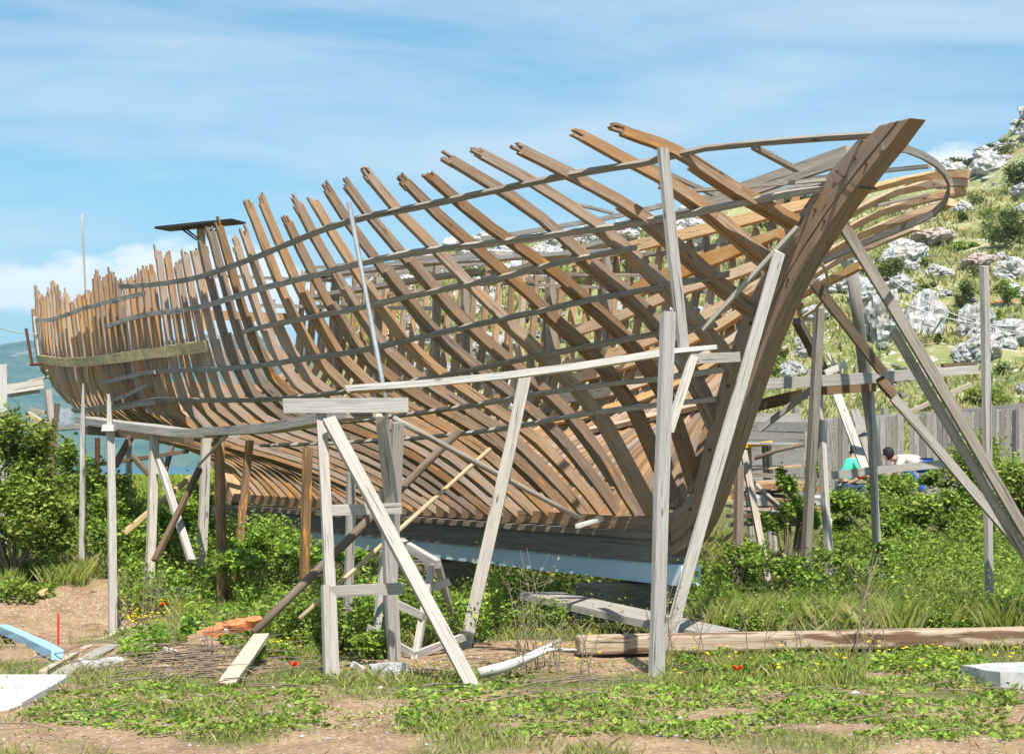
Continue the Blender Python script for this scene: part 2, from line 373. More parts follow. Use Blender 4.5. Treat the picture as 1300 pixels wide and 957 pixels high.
# sea
mw, n, b, o = newmat('sea_water'); b.inputs['Base Color'].default_value = (.03, .12, .18, 1); b.inputs['Roughness'].default_value = .25
bump(n, b, noi(n, n.nodes.new('ShaderNodeNewGeometry').outputs['Position'], .4, 4, .6), .4, .3)
me = bpy.data.meshes.new('sea'); me.from_pydata([(-9000, 380, -20), (9000, 380, -20), (9000, 9000, -20), (-9000, 9000, -20)], [], [(0, 1, 2, 3)]); me.materials.append(mw)
so = bpy.data.objects.new('sea', me); COL.objects.link(so); tag(so, kind='structure')
# distant mountains across the bay
mm, n, b, o = newmat('far_mountain_scrub'); pos = n.nodes.new('ShaderNodeNewGeometry').outputs['Position']
f = noi(n, pos, .008, 8, .7); f2 = noi(n, pos, .035, 6, .7)
c = mixc(n, ramp(n, f2, [(.4, 0.0), (.6, 1.0)]), (.035, .075, .025), (.10, .14, .06)); c = mixc(n, ramp(n, f, [(.56, 0.0), (.64, .75)]), c, (.40, .30, .24)); n.links.new(c, b.inputs['Base Color'])
vs = []; nx, ny = 220, 34; Y0, Y1 = 2900.0, 4300.0
for j in range(ny):
    for i in range(nx):
        X = -2600 + 3400 * i / (nx - 1); Y = Y0 + (Y1 - Y0) * j / (ny - 1)
        xp = 650 + FP * X / 3600; hr = lerp([-900, -200, 0, 45, 100, 200, 330, 450, 600, 900, 1300], [150, 190, 212, 226, 236, 215, 225, 190, 150, 120, 120], xp)
        pr = math.sin(math.pi * min(1, (j / (ny - 1)) * .9)) ** .8 if j else 0
        vs.append((X, Y, -21 + (hr + 20) * pr * (1 + .10 * noise.fractal(Vector((X * .004, Y * .004, 0)), 1.0, 2.0, 5)) + 22 * pr * noise.fractal(Vector((X * .012, Y * .012, 4)), 1.0, 2.0, 5)))
fs = [(j * nx + i, j * nx + i + 1, (j + 1) * nx + i + 1, (j + 1) * nx + i) for j in range(ny - 1) for i in range(nx - 1)]
me = bpy.data.meshes.new('far_hills'); me.from_pydata(vs, [], fs); me.shade_smooth(); me.materials.append(mm)
fh = bpy.data.objects.new('far_hills', me); COL.objects.link(fh); tag(fh, kind='structure')
# air
mh = bpy.data.materials.new('hazy_air'); mh.use_nodes = True; n = mh.node_tree; n.nodes.clear()
oo = n.nodes.new('ShaderNodeOutputMaterial'); pv = n.nodes.new('ShaderNodeVolumePrincipled'); pv.inputs['Density'].default_value = .00019
pv.inputs['Color'].default_value = (.36, .68, 1.0, 1); pv.inputs['Anisotropy'].default_value = .15; n.links.new(pv.outputs[0], oo.inputs['Volume'])
bm = bmesh.new(); bmesh.ops.create_cube(bm, size=1); me = bpy.data.meshes.new('haze'); bm.to_mesh(me); bm.free(); me.materials.append(mh)
ho = bpy.data.objects.new('haze', me); COL.objects.link(ho); ho.scale = (19000, 9300, 360); ho.location = (0, 4500, 145); tag(ho, kind='stuff')

# ------------------------------------------------------------------ hull geometry
DS = .30; VX = -600.0; AK = 85217.0; TT = 1250 / FP; TH = math.atan(TT); CC = FP * (1 + TT * TT); CT = math.cos(TH); ST = math.sin(TH); D0 = AK / CC
KD = Vector((-ST, CT, 0)); ND = Vector((-CT, -ST, 0)); UP = Vector((0, 0, 1))
def HP(S, b, h):
    """hull coordinates: S station (0.3 m apart, growing aft), b breadth to port, h height over the eye -> world"""
    Y = (S - b * TT) * CT * DS; X = ((D0 - b) * DS - Y * ST) / CT
    return Vector((X, Y, EYE + h * DS))
def pix(v): return (650 + FP * v.x / v.y, HZ - FP * (v.z - EYE) / v.y)
def bh(S, x, y):
    b = (AK - (x - VX) * S) / (CC - (x - VX) * TT); return b, (HZ - y) * (S - b * TT) * CT / FP
SECS = {52.5: [(785, 175), (850, 197), (940, 255), (1005, 290)],
 53.5: [(734, 181), (780, 206), (830, 231), (880, 261), (929, 302), (980, 345)],
 54.5: [(661, 201), (713, 226), (802, 274), (837, 302), (866, 330), (915, 373), (950, 400)],
 55.5: [(610, 206), (667, 236), (748, 288), (787, 320), (823, 352), (855, 387), (915, 451), (930, 480)],
 56.5: [(569, 213), (606, 236), (631, 249), (691, 291), (727, 327), (780, 370), (833, 416), (877, 482), (904, 545)],
 57.5: [(542, 233), (560, 251), (630, 307), (674, 334), (713, 363), (738, 388), (780, 423), (809, 455), (836, 495), (860, 560), (880, 629)],
 59.5: [(462, 231), (492, 270), (542, 317), (589, 367), (635, 412), (690, 463), (735, 506), (754, 526), (775, 563), (800, 612), (830, 666)],
 62.5: [(396, 261), (414, 294), (437, 330), (472, 383), (493, 419), (515, 447), (545, 472), (580, 495), (625, 526), (666, 551), (700, 586), (737, 625), (763, 660)],
 67.5: [(308, 303), (322, 345), (340, 400), (360, 445), (392, 493), (430, 516), (470, 535), (506, 551), (540, 566), (577, 591), (600, 608), (634, 641), (661, 663)],
 77.5: [(189, 349), (196, 415), (203, 480), (211, 511), (223, 541), (245, 556), (290, 570), (350, 585), (420, 610), (470, 635), (499, 652)],
 84.5: [(131, 364), (137, 430), (143, 480), (150, 505), (165, 525), (190, 540), (260, 560), (320, 580), (360, 597), (392, 626), (408, 644)],
 92: [(90, 380), (98, 440), (106, 490), (120, 520), (150, 545), (200, 560), (260, 572), (290, 590), (310, 615), (325, 637)],
 96: [(68, 385), (72, 440), (78, 490), (95, 520), (120, 540), (170, 556), (220, 566), (270, 575), (288, 590)],
 100: [(54, 380), (56, 440), (62, 485), (80, 510), (110, 525), (160, 540), (250, 550)],
 104: [(43, 375), (47, 430), (52, 462), (60, 480), (100, 500), (219, 515)]}
NS = 33
def resamp(pts, n):
    a = np.array(pts, float); L = np.r_[0, np.cumsum(np.hypot(*np.diff(a, axis=0).T))]; t = np.linspace(0, L[-1], n)
    return np.c_[np.interp(t, L, a[:, 0]), np.interp(t, L, a[:, 1])]
skeys = sorted(SECS); sarr = []
for S in skeys:
    r = resamp([bh(S, *q) for q in SECS[S]], NS)
    for _ in range(3): r[1:-1] = .5 * r[1:-1] + .25 * (r[:-2] + r[2:])
    r[:, 0] = np.maximum(r[:, 0], 0.0)
    sarr.append(r[::-1])           # keel -> top
sarr = np.array(sarr)
def section(S):
    S = min(max(S, skeys[0]), skeys[-1]); out_ = np.empty((NS, 2))
    for j in range(2):
        for i in range(NS): out_[i, j] = np.interp(S, skeys, sarr[:, i, j])
    return out_
TOPS = {52.5: 175, 53.5: 181, 54.5: 199, 55.5: 204, 56.5: 211, 57.5: 232, 58.5: 236, 59.5: 230, 60.5: 240, 61.5: 248, 62.5: 261, 63.5: 264, 64.5: 288, 65.5: 261, 66.5: 268, 67.5: 302, 68.5: 313, 69.5: 292,
 70.5: 296, 71.5: 317, 72.5: 326, 73.5: 328, 74.5: 342, 75.5: 329, 76.5: 324, 77.5: 349, 78.5: 352, 79.5: 354, 80.5: 358, 81.5: 360, 82.5: 360, 83.5: 348, 84.5: 361, 85.5: 360, 86.5: 354, 87.5: 379,
 88.5: 383, 89.5: 379, 90.5: 382, 91.5: 380, 92.5: 385, 93.5: 376, 94.5: 383, 95.5: 370, 96.5: 366, 97.5: 381, 98.5: 374, 99.5: 384, 100.5: 381, 101.5: 387, 102.5: 376, 103.5: 371}
def full_section(S, side):
    s = section(S).copy()
    x, y = pix(HP(S, s[-1, 0], s[-1, 1])); hs = (y - TOPS[S]) * (S - s[-1, 0] * TT) * CT / FP      # lengthen or cut the top
    d = s[-1] - s[-4]; d = d / max(1e-6, abs(d[1]))
    if hs > 0: s = np.vstack([s, s[-1] + d * hs])
    elif hs < -.02:
        ht = s[-1, 1] + hs; k = [i for i in range(len(s)) if s[i, 1] < ht]; s = np.vstack([s[k], s[k[-1]] + (s[min(k[-1] + 1, len(s) - 1)] - s[k[-1]]) * .6])
    if side < 0:
        h0 = -2.3; top = s[-1, 1]
        if S > 58: s[:, 1] = np.where(s[:, 1] > 1.0, 1.0 + (s[:, 1] - 1.0) * 1.22, s[:, 1])
        lim = 1.6 if S < 59 else (3.2 if S < 61 else (4.6 if S < 63 else 99)); s = s[s[:, 1] < lim]
    return s
BASE = HP(70, 0, -4.0); BASE.z = .1
ship = empty('ship_hull', BASE, 'unplanked wooden ship hull skeleton of curved ribs, keel and raked bow post in the shipyard', 'ship')

def rib(S, side):
    s = full_section(S, side); n = len(s)
    pts = resamp(s, 41); SG = side
    def pt(i): return HP(S, SG * pts[i, 0], pts[i, 1])
    W3 = [pt(i) for i in range(41)]
    # total length in metres
    L = sum((W3[i + 1] - W3[i]).length for i in range(40))
    mb = MB(); stern = S > 86
    # overlapped timbers (futtocks): two layers side by side, joints staggered
    if L < 1.6 or len(s) < 12: lay = [[0, 40], [3, 26]]
    elif S < 60: lay = [[0, 14, 40], [0, 24]]
    else: lay = [[0, 16, 32], [4, 23, 40]]
    th = (.068 if S < 60 else .056) if not stern else .054
    for li, joints in enumerate(lay):
        off = KD * ((li - .5) * (th + .004))
        for a, b_ in zip(joints[:-1], joints[1:]):
            if a > 0: a2 = a
            else: a2 = 0
            k = max(2, (b_ - a2) // 4 + 1); idx = sorted(set(int(round(x)) for x in np.linspace(a2, b_, k + 1)))
            PP = []; HH = []; hh = []
            for i in idx:
                tg = (W3[min(i + 1, 40)] - W3[max(i - 1, 0)]).normalized(); nn = tg.cross(KD).normalized()
                if nn.dot(ND) * SG < 0: nn = -nn
                HH.append(nn); PP.append(W3[i] + off - nn * .045)
                e = min(i - a2, b_ - i) / max(1, (b_ - a2)); f = i / 40
                hh.append((.092 - .022 * f) * (.95 + .09 * math.sin(math.pi * min(1, e * 2))) * random.uniform(.985, 1.015))
            o_ = random.uniform(-.008, .008)
            PP = [p + nn * o_ for p, nn in zip(PP, HH)]
            if b_ == 40: jg = .05
            else: jg = .004
            wth = th * random.uniform(.92, 1.08)
            if joints is lay[1] and a2 < 10 and S > 60: wth *= 1.15
            mb.sweep(PP, KD, HH, wth, hh, .0025, 0)
            if b_ == 40:                        # weathered, splintered head: thin slivers of uneven length
                tg = (W3[40] - W3[38]).normalized()
                for q in range(4):
                    c0 = W3[40] + off - HH[-1] * (.045 + (q - 1.5) * .019) - tg * .05
                    mb.sweep([c0, c0 + tg * random.uniform(.05, .16)], KD, HH[-1], th * random.uniform(.5, .9), .017, .002, .015)
    if len(lay[0]) == 3 and S >= 60:            # single layer runs on to the head
        pass
    o_ = mb.build('rib', M_RIBS if (stern or (S > 74 and side < 0)) else M_RIB, ship)
    return o_
for i in range(52):
    rib(52.5 + i, 1)
for i in range(47):
    rib(57.5 + i, -1)

# keel, its blue painted false keel, stem post
mb = MB(); Pk = [HP(S, 0, -2.25 + -.003 * (S - 59)) for S in np.arange(58.3, 98, 1.0)]
mb.sweep([p + Vector((0, 0, -.13)) for p in Pk], ND, UP, .26, .26, .003)
keel = mb.build('keel', M_KEEL, ship)
mb = MB(); mb.sweep([p + Vector((0, 0, -.032)) + ND * .02 for p in Pk[:-2]], ND, UP, .30, .055, .004); mb.build('keel_batten', M_KEEL, keel)
mb = MB(); mb.sweep([p + Vector((0, 0, -.352)) for p in [HP(S, 0, -2.25) for S in np.arange(57.7, 98, 1.0)]], ND, UP, .20, .176, .003); mb.build('false_keel', M_BLUE, keel)
mb = MB(); mb.sweep([HP(S, 0, -2.05) for S in np.arange(58.3, 96, 1.0)], ND, UP, .16, .12, .004); mb.build('keelson', M_RIB, ship)
AFT = [(1123, 160), (1091, 193), (1050, 236), (1018, 280), (994, 315), (971, 352), (949, 400), (927, 455), (912, 509), (898, 560), (889, 600), (879, 638), (866, 658), (842, 667), (805, 666)]
FORE = [(1141, 158), (1107, 205), (1062, 269), (1035, 315), (1006, 362), (984, 412), (965, 460), (947, 512), (927, 572), (907, 630), (893, 668), (874, 700), (846, 713), (805, 709)]
def centre(x, y, b=.25):
    S = (AK - b * (CC - (x - VX) * TT)) / (x - VX); return np.array([S, (HZ - y) * (S - b * TT) * CT / FP])
ra = resamp([centre(*q) for q in AFT], 26); rf = resamp([centre(*q) for q in FORE], 26)
for _ in range(2):
    for r in (ra, rf): r[1:-1] = .5 * r[1:-1] + .25 * (r[:-2] + r[2:])
mb = MB(); PP = []; HH = []; hh = []
for a, f in zip(ra, rf):
    A3 = HP(a[0], 0, a[1]); F3 = HP(f[0], 0, f[1]); PP.append((A3 + F3) / 2); dd = F3 - A3; HH.append(dd.normalized()); hh.append(dd.length)
hh = [max(.27, min(.46, h)) for h in hh]; hh[0] = hh[1] = .31; hh = [h * .95 for h in hh]
# laminated from three baulks
for k, (o1, o2, ww) in enumerate([(-.5, -.18, .150), (-.18, .14, .168), (.14, .5, .156)]):
    mb.sweep([p + H * (h * (o1 + o2) / 2) for p, H, h in zip(PP, HH, hh)], ND, HH, ww, [h * (o2 - o1) - .003 for h in hh], .002, .006)
zc_ = EYE + (HZ - 157) / FP * 12.9
for i_, v_ in enumerate(mb.v):
    if v_.z > zc_ - .12: pass
dtop = (PP[0] - PP[2]).normalized()
for k_ in range(3):
    for q_ in range(4):
        i_ = k_ * 4 * len(PP) + q_; v_ = mb.v[i_]; mb.v[i_] = v_ + dtop * ((zc_ - v_.z) / dtop.z)
stem = mb.build('stem_post', M_STEM, ship, bevel=.006)
# inner apron timber
mb = MB(); mb.sweep([p - H * (h * .5 + .045) for p, H, h in zip(PP[1:], HH[1:], hh[1:])], ND, HH[1:], .11, .085, .003); mb.build('apron', M_STEM, stem)
mb = MB()
for i_ in (2, 5, 8, 11, 14, 17, 20):
    for o_ in (-.3, .26):
        c_ = PP[i_] + HH[i_] * (hh[i_] * o_) + ND * .075; mb = MB(); mb.tube([c_, c_ + ND * .016], .013, 8); mb.build('bolt_head', M_RUST, stem)
# cord wrapped round the stem head
mb = MB(); cpts = []
i0 = 3
for (a, b_) in ((-.55, -.56), (.55, -.56), (.55, .56), (-.55, .56), (-.55, -.56)):
    cpts.append(PP[i0] + ND * (b_ * .168) + HH[i0] * (a * hh[i0]))
mb.tube(cpts, .006, 6); mb.build('cord', M_ROPE, stem)
# little deck knees at the foot of the ribs (orange blocks seen between)
def cross_curve(S, side, curve, lo=0.0):
    """where the section at S crosses a line that was sighted as photo points"""
    s = section(S).copy()
    if side < 0 and S > 58: s[:, 1] = np.where(s[:, 1] > 1.0, 1.0 + (s[:, 1] - 1.0) * 1.22, s[:, 1])
    d = (s[-1] - s[-3]); s = np.vstack([s, s[-1] + d * 2]); q = resamp(s, 120)
    cx = [c[0] for c in curve]; cy = [c[1] for c in curve]; prev = None
    for i in range(len(q) - 1, -1, -1):
        x, y = pix(HP(S, side * q[i, 0], q[i, 1]))
        if x < cx[0] - 1 or x > cx[-1] + 1: prev = None; continue
        f = y - np.interp(x, cx, cy)
        if prev is not None and prev[0] * f <= 0 and abs(prev[0] - f) > 1e-9:
            t = prev[0] / (prev[0] - f); c = prev[1] + (q[i] - prev[1]) * t
            tg = q[max(i - 2, 0)] - q[min(i + 2, len(q) - 1)]; return c, tg / np.hypot(*tg)
        prev = (f, q[i].copy())
    return None
def batten(curve, side, w, h, mat, off, name='ribband', extra=None, label=None, smin=52.5, smax=103.5, tail=None):
    PP = []; HH = []; WW = []; Ss = np.arange(smin, smax + .01, .5)
    for S in Ss:
        r = cross_curve(S, side, curve)
        if r is None: continue
        c, tg = r; T3 = (ND * (side * tg[0]) + UP * tg[1]).normalized(); nn = T3.cross(KD).normalized()
        if nn.dot(ND) * side < 0: nn = -nn
        PP.append(HP(S, side * c[0], c[1]) + nn * off); HH.append(nn); WW.append(T3)
    if len(PP) < 3: return None
    PPs = [p.copy() for p in PP]
    for _ in range(4):
        for i in range(1, len(PP) - 1): PPs[i] = PPs[i] * .5 + (PPs[i - 1] + PPs[i + 1]) * .25
    if extra:      # free end carried on to the bow: (x, y, S)
        ex = []
        for (x, y, S) in extra:
            b, hgt = bh(S, x, y); ex.append(HP(S, b, hgt))
        PPs = ex + PPs; HH = [HH[0]] * len(ex) + HH; WW = [WW[0]] * len(ex) + WW
    H2 = []; W2 = []
    for i in range(len(PPs)):
        d = (PPs[min(i + 1, len(PPs) - 1)] - PPs[max(i - 1, 0)]).normalized(); Wv = (WW[i] - d * WW[i].dot(d)).normalized()
        W2.append(Wv); H2.append(d.cross(Wv).normalized())
    mb = MB(); mb.sweep(PPs, W2, H2, w, h, .003, .01); o_ = mb.build(name, mat, ship)
    if label: o_['label'] = label
    return o_
R1a = [(41, 405), (63, 407), (81, 402), (107, 392), (142, 383), (162, 378), (188, 372)]
R1 = [(152, 364), (190, 362), (223, 358), (254, 352), (287, 341), (330, 325), (371, 307), (434, 281), (482, 269), (536, 259), (586, 247), (650, 234), (698, 221), (762, 210), (835, 200), (848, 199)]
R2 = [(140, 414), (165, 405), (198, 397), (241, 393), (274, 385), (330, 366), (383, 353), (447, 335), (498, 323), (548, 313), (599, 308), (650, 303), (716, 292), (792, 283), (861, 272), (919, 258), (945, 253)]
R3 = [(308, 421), (330, 415), (376, 405), (447, 391), (510, 377), (561, 365), (612, 355), (650, 347), (691, 332), (741, 324), (825, 307)]
R4 = [(152, 479), (208, 470), (264, 468), (330, 463), (396, 452), (462, 443), (523, 428), (586, 413), (650, 400), (741, 378), (833, 363), (894, 351), (965, 335)]
R5 = [(124, 517), (198, 506), (254, 506), (320, 506), (380, 501), (439, 494), (490, 486), (548, 477), (588, 469), (640, 457), (717, 443), (800, 426), (860, 417), (905, 410), (948, 400)]
R6 = [(380, 536), (455, 531), (526, 522), (555, 517), (600, 512), (640, 504), (677, 498), (738, 487), (800, 483), (835, 480), (877, 472), (925, 466)]
R7 = [(330, 562), (400, 560), (452, 557), (538, 552), (578, 548), (600, 545), (640, 541), (677, 534), (738, 523), (800, 515), (837, 512), (915, 504)]
RS = [(56, 494), (63, 500), (86, 518), (110, 519), (124, 516), (145, 513)]
batten(R1a, 1, .046, .025, M_BAT, .03)
batten(R1, 1, .050, .026, M_BAT, .03, extra=[(1108, 172, 49.9), (1050, 175, 50.3), (970, 181, 51.05), (894, 189, 51.9)])
batten(R2, 1, .050, .026, M_BAT, .03, extra=[(1052, 239, 51.6), (1000, 246, 51.95)])
batten(R3, 1, .044, .026, M_BAT, .03); batten(R4, 1, .044, .026, M_BAT, .03); batten(R5, 1, .044, .026, M_BAT, .03)
batten(R6, 1, .042, .026, M_BAT, .03); batten(R7, 1, .040, .026, M_BAT, .03); batten(RS, 1, .06, .035, M_BAT, .035)
batten([(45, 454), (80, 459), (110, 459), (137, 456), (190, 449), (240, 442), (272, 437)], 1, .115, .03, M_PALE, .05, 'sheer_plank', label='pale yellowish plank nailed along the stern ribs')
# short broken battens near the quarter
for c in ([(134, 485), (165, 478), (208, 470)], [(140, 508), (165, 500), (195, 486)], [(120, 520), (160, 514), (205, 508)]): batten(c, 1, .04, .025, M_BAT, .05)
# starboard side battens seen between the ribs
for c in ([(640, 309), (760, 296), (900, 262), (1010, 240), (1060, 230)], [(330, 345), (430, 338), (540, 322), (640, 300), (760, 280), (860, 258)], [(500, 330), (640, 322), (760, 330), (880, 318), (1000, 300)],
          [(320, 386), (450, 378), (600, 362), (740, 350), (880, 345)], [(300, 370), (420, 352), (520, 345), (640, 330)]):
    batten(c, -1, .055, .03, M_BAT, -.02, smin=58)
# starboard planks with free ends standing out past the bow
def fplank(curve, tip, mat, w, th, smin=60.5, smax=80, off=.02, name='hull_plank'):
    raw = []; Ss = np.arange(smin, smax + .01, 1.0)
    for S in Ss:
        r = cross_curve(S, -1, curve)
        if r is None: continue
        c, tg = r; raw.append((S, c[0], c[1], tg))
    if len(raw) < 3: return
    TG = [(ND * (-tg[0]) + UP * tg[1]).normalized() for *_, tg in raw]
    PP = []
    for (S, b, h, _), T_ in zip(raw, TG):
        nn_ = T_.cross(KD).normalized(); nn_ = nn_ if nn_.dot(ND) > 0 else -nn_; PP.append(HP(S, -b, h) + nn_ * .13)
    for _ in range(3):
        for i in range(1, len(PP) - 1): PP[i] = PP[i] * .5 + (PP[i - 1] + PP[i + 1]) * .25
    if tip:
        x, y, S = tip; b, h = bh(S, x, y); E3 = HP(S, b, h); A3 = PP[0]; d0 = (PP[0] - PP[1]); d0 = d0.normalized() * (E3 - A3).length
        ex = []; C3 = A3 + d0 * .45
        for t in np.linspace(1, .12, 7): ex.append(A3 * (1 - t) ** 2 + C3 * 2 * t * (1 - t) + E3 * t * t)
        for e in ex[::-1]: pass
        PP = ex + PP; vt = Vector((0, 0, 1)); TG = [(TG[0] * (1 - t) + (vt * .9 + ND * -.25) * t).normalized() for t in np.linspace(1, .12, 7)] + TG
    W2 = []; H2 = []
    for i in range(len(PP)):
        d = (PP[min(i + 1, len(PP) - 1)] - PP[max(i - 1, 0)]).normalized(); Wv = (TG[i] - d * TG[i].dot(d)).normalized(); W2.append(Wv); H2.append(d.cross(Wv).normalized())
    nex = 7 if tip else 0; ws = [w * (1.0 if i < nex else min(1.9, 1.0 + .2 * (i - nex))) for i in range(len(PP))]
    mb = MB(); mb.sweep(PP, W2, H2, ws, th, .002, .02); return mb.build(name, mat, ship)
M_FP = wood('starboard_plank_wood', (.66, .46, .27), (.50, .31, .16), brown=(.62, .36, .16), var=.12)
fplank([(285, 436), (323, 430), (417, 408), (526, 386), (605, 374), (660, 357), (701, 343), (762, 328), (818, 315), (868, 305), (970, 282), (1024, 270), (1094, 257), (1180, 232)], (1228, 221, 53.6), M_FP, .068, .055)
fplank([(455, 482), (514, 472), (551, 466), (594, 457), (632, 449), (686, 432), (754, 420), (800, 405), (868, 373), (970, 348), (1045, 307), (1130, 263)], (1227, 232, 53.8), M_FP, .066, .055)
fplank([(455, 500), (514, 496), (600, 492), (660, 485), (720, 470), (792, 452), (850, 432), (904, 410), (960, 378), (1045, 328), (1130, 278)], (1224, 243, 54.0), M_FP, .066, .055)
fplank([(500, 520), (600, 512), (686, 500), (738, 485), (792, 471), (850, 452), (904, 434), (980, 388), (1045, 345), (1120, 298)], (1208, 257, 54.2), M_FP, .066, .055)
fplank([(540, 545), (650, 530), (717, 512), (800, 500), (870, 478), (930, 450), (980, 410), (1045, 362), (1110, 318)], (1165, 287, 54.6), M_FP, .07, .04)
fplank([(560, 560), (640, 548), (700, 545), (760, 535), (830, 515), (900, 485), (960, 440), (1035, 385)], (1095, 336, 54.8), M_FP, .075, .04)
fplank([(640, 565), (700, 566), (760, 560), (830, 545), (873, 535), (920, 520)], None, M_FP, .088, .05, smax=72)
fplank([(600, 425), (686, 408), (800, 380), (868, 350), (960, 318), (1010, 300)], None, M_NEW, .10, .05, smax=76)
# bent batten looping from the stem head round to the starboard planks
mb = MB(); LP = []
for (x, y, S) in [(1120, 186, 49.2), (1152, 190, 49.4), (1170, 197, 49.6), (1187, 207, 49.9), (1198, 218, 50.2), (1204, 230, 50.5), (1204, 244, 50.9), (1199, 258, 51.3), (1186, 270, 51.9), (1165, 281, 52.5), (1140, 291, 53.4), (1110, 303, 54.6), (1075, 318, 56.2), (1040, 334, 58)]:
    b, h = bh(S, x, y); LP.append(HP(S, b, h))
mb.sweep(LP, UP, [((LP[min(i + 1, len(LP) - 1)] - LP[max(i - 1, 0)]).cross(UP)).normalized() for i in range(len(LP))], .055, .022, .001); mb.build('sheer_batten', M_BAT, ship)
mb = MB(); LP = []
for (x, y, S) in [(1036, 328, 53.5), (1047, 340, 53.9), (1052, 358, 54.4), (1048, 376, 54.8), (1036, 392, 55.2), (1020, 402, 55.6)]:
    b, h = bh(S, x, y); LP.append(HP(S, b, h))
mb.tube(LP, .014, 6); mb.build('bent_strip', M_PALE, ship)
# bow braces: cross pieces between sheer battens
def hb(pa, pb, w, h, mat=M_BAT, name='brace'):
    (x, y, S), (x2, y2, S2) = pa, pb; b, hh_ = bh(S, x, y); b2, h2 = bh(S2, x2, y2)
    mb = MB(); mb.beam(HP(S, b, hh_), HP(S2, b2, h2), w, h, jit=.002, jag=.01); return mb.build(name, mat, ship)
hb((1078, 196, 51.2), (885, 262, 56.5), .05, .13, name='deck_beam'); hb((957, 187, 51.2), (1012, 216, 52.2), .05, .035); hb((878, 243, 55.0), (1075, 226, 51.0), .04, .03)
hb((815, 205, 53.6), (905, 247, 55.5), .035, .03); hb((1020, 228, 56), (1180, 211, 50.8), .04, .03); hb((1110, 262, 53.2), (1180, 246, 52.4), .05, .02)
hb((893, 418, 54.3), (1013, 288, 51.9), .045, .03, M_GREY); hb((704, 252, 57.5), (778, 271, 58.5), .04, .02)
# transom: sternpost timbers, rods
mb = MB(); mb.beam(P(44, 402, 26.0), P(50, 452, 26.0), .05, .05); mb.build('stern_stanchion', M_WHITE, ship)
s104 = section(104)
mb = MB(); tp = [HP(103.9, b, h) for b, h in s104[::3]]; tp2 = [HP(103.9, -b, h) for b, h in s104[::3]]
pts = tp[::-1] + tp2[1:]; mb.sweep(pts, KD, [((pts[min(i + 1, len(pts) - 1)] - pts[max(i - 1, 0)]).cross(KD)).normalized() for i in range(len(pts))], .07, .11, .003); mb.build('transom_frame', M_RIBS, ship)
for k, fr in enumerate((.35, .55, .75, .95)):
    i = int(fr * 32); b_, h_ = s104[i]; mb = MB(); mb.beam(HP(103.7, b_, h_), HP(103.7, -b_, h_), .05, .14); mb.build('transom_plank', M_RIBS, ship)
# sternpost and deadwood rising aft of the keel
mb = MB(); mb.sweep([HP(94.5, 0, -2.2), HP(96, 0, -.9), HP(98, 0, .1), HP(100.5, 0, 1.0), HP(104, 0, 2.4)], ND, [(KD * .5 - UP * .86)] * 5, .18, .18, .003); mb.build('sternpost', M_RIBS, ship)
for (px, py, px2, py2) in ((33, 417, 41, 463), (58, 432, 62, 468), (38, 463, 52, 462)):
    mb = MB(); mb.tube([P(px, py, 25.5), P(px2, py2, 25.5)], .022, 6); mb.build('rusty_rod', M_RUST, ship)
for (px, py, px2, py2) in ((57, 472, 76, 465), (76, 465, 79, 476), (36, 484, 79, 475)):
    mb = MB(); mb.tube([P(px, py, 25.2), P(px2, py2, 25.2)], .02, 6); mb.build('bent_pipe', M_GREY, ship)

# ------------------------------------------------------------------ scaffolding, props and boards
def timber(name, label, cat, a, b, w, h, mat, group=None, up=None, jag=.01, kind='beam', bevel=0, base=None, sag=0, pts=None):
    mb = MB()
    if pts: mb.tube(pts, w / 2, 8, .08) if kind == 'tube' else mb.sweep(pts, (pts[-1] - pts[0]).cross(UP).normalized(), UP, w, h, .003, jag)
    elif kind == 'tube': mb.tube([a + (b - a) * t for t in np.linspace(0, 1, 7)], [w / 2 * (1 + random.uniform(-.08, .08)) for _ in range(7)], 9, .05)
    else: mb.beam(a, b, w, h, up=up, jag=jag, sag=sag)
    o_ = mb.build(name, mat, bevel=bevel, smooth=(kind == 'tube'))
    to_origin(o_, base or (b if not pts else pts[-1])); return tag(o_, label, cat, group)
def part(parent, name, a, b, w, h, mat, up=None, kind='beam', jag=.006):
    mb = MB()
    if kind == 'tube': mb.tube([a, (a + b) / 2, b], w / 2, 9, .06)
    else: mb.beam(a, b, w, h, up=up, jag=jag)
    return mb.build(name, mat, parent)
def foot(x, y, Y):   # a foot let down into the ground
    q = P(x, y, Y); q.z = min(q.z, gz(q.x, q.y) - .03); return q
FR = (0, -1, 0.0)
# trestle scaffold on the left
tr = empty('scaffold_trestle', Vector((-1.15, 12.2, 0)), 'tall grey scaffold trestle with two rungs and long white diagonal brace', 'scaffold')
part(tr, 'crossbeam', P(360, 515, 12.45), P(518, 514, 12.45), .05, .098, M_GREY, up=(0, 0, 1))
part(tr, 'post', P(408, 526, 12.5), foot(425, 880, 11.9), .07, .06, M_GREY); part(tr, 'post', P(413, 742, 11.95), foot(417, 885, 11.8), .05, .05, M_GREY)
part(tr, 'post', P(484, 526, 12.6), P(497, 640, 12.85), .07, .08, M_GREY); part(tr, 'post', P(490, 620, 12.9), foot(501, 842, 12.95), .085, .06, M_GREY)
part(tr, 'rung', P(417, 648, 12.32), P(510, 645, 12.32), .03, .075, M_GREY); part(tr, 'rung', P(418, 751, 12.1), P(511, 747, 12.1), .03, .078, M_GREY)
part(tr, 'brace', P(417, 532, 12.38), foot(604, 880, 11.4), .085, .05, M_GREY, up=(.4, -.9, 0))
part(tr, 'post', P(505, 536, 13.3), foot(494, 830, 13.6), .085, .05, M_GREY)
part(tr, 'post', P(446, 600, 14.2), foot(440, 760, 14.2), .06, .05, M_GREY)
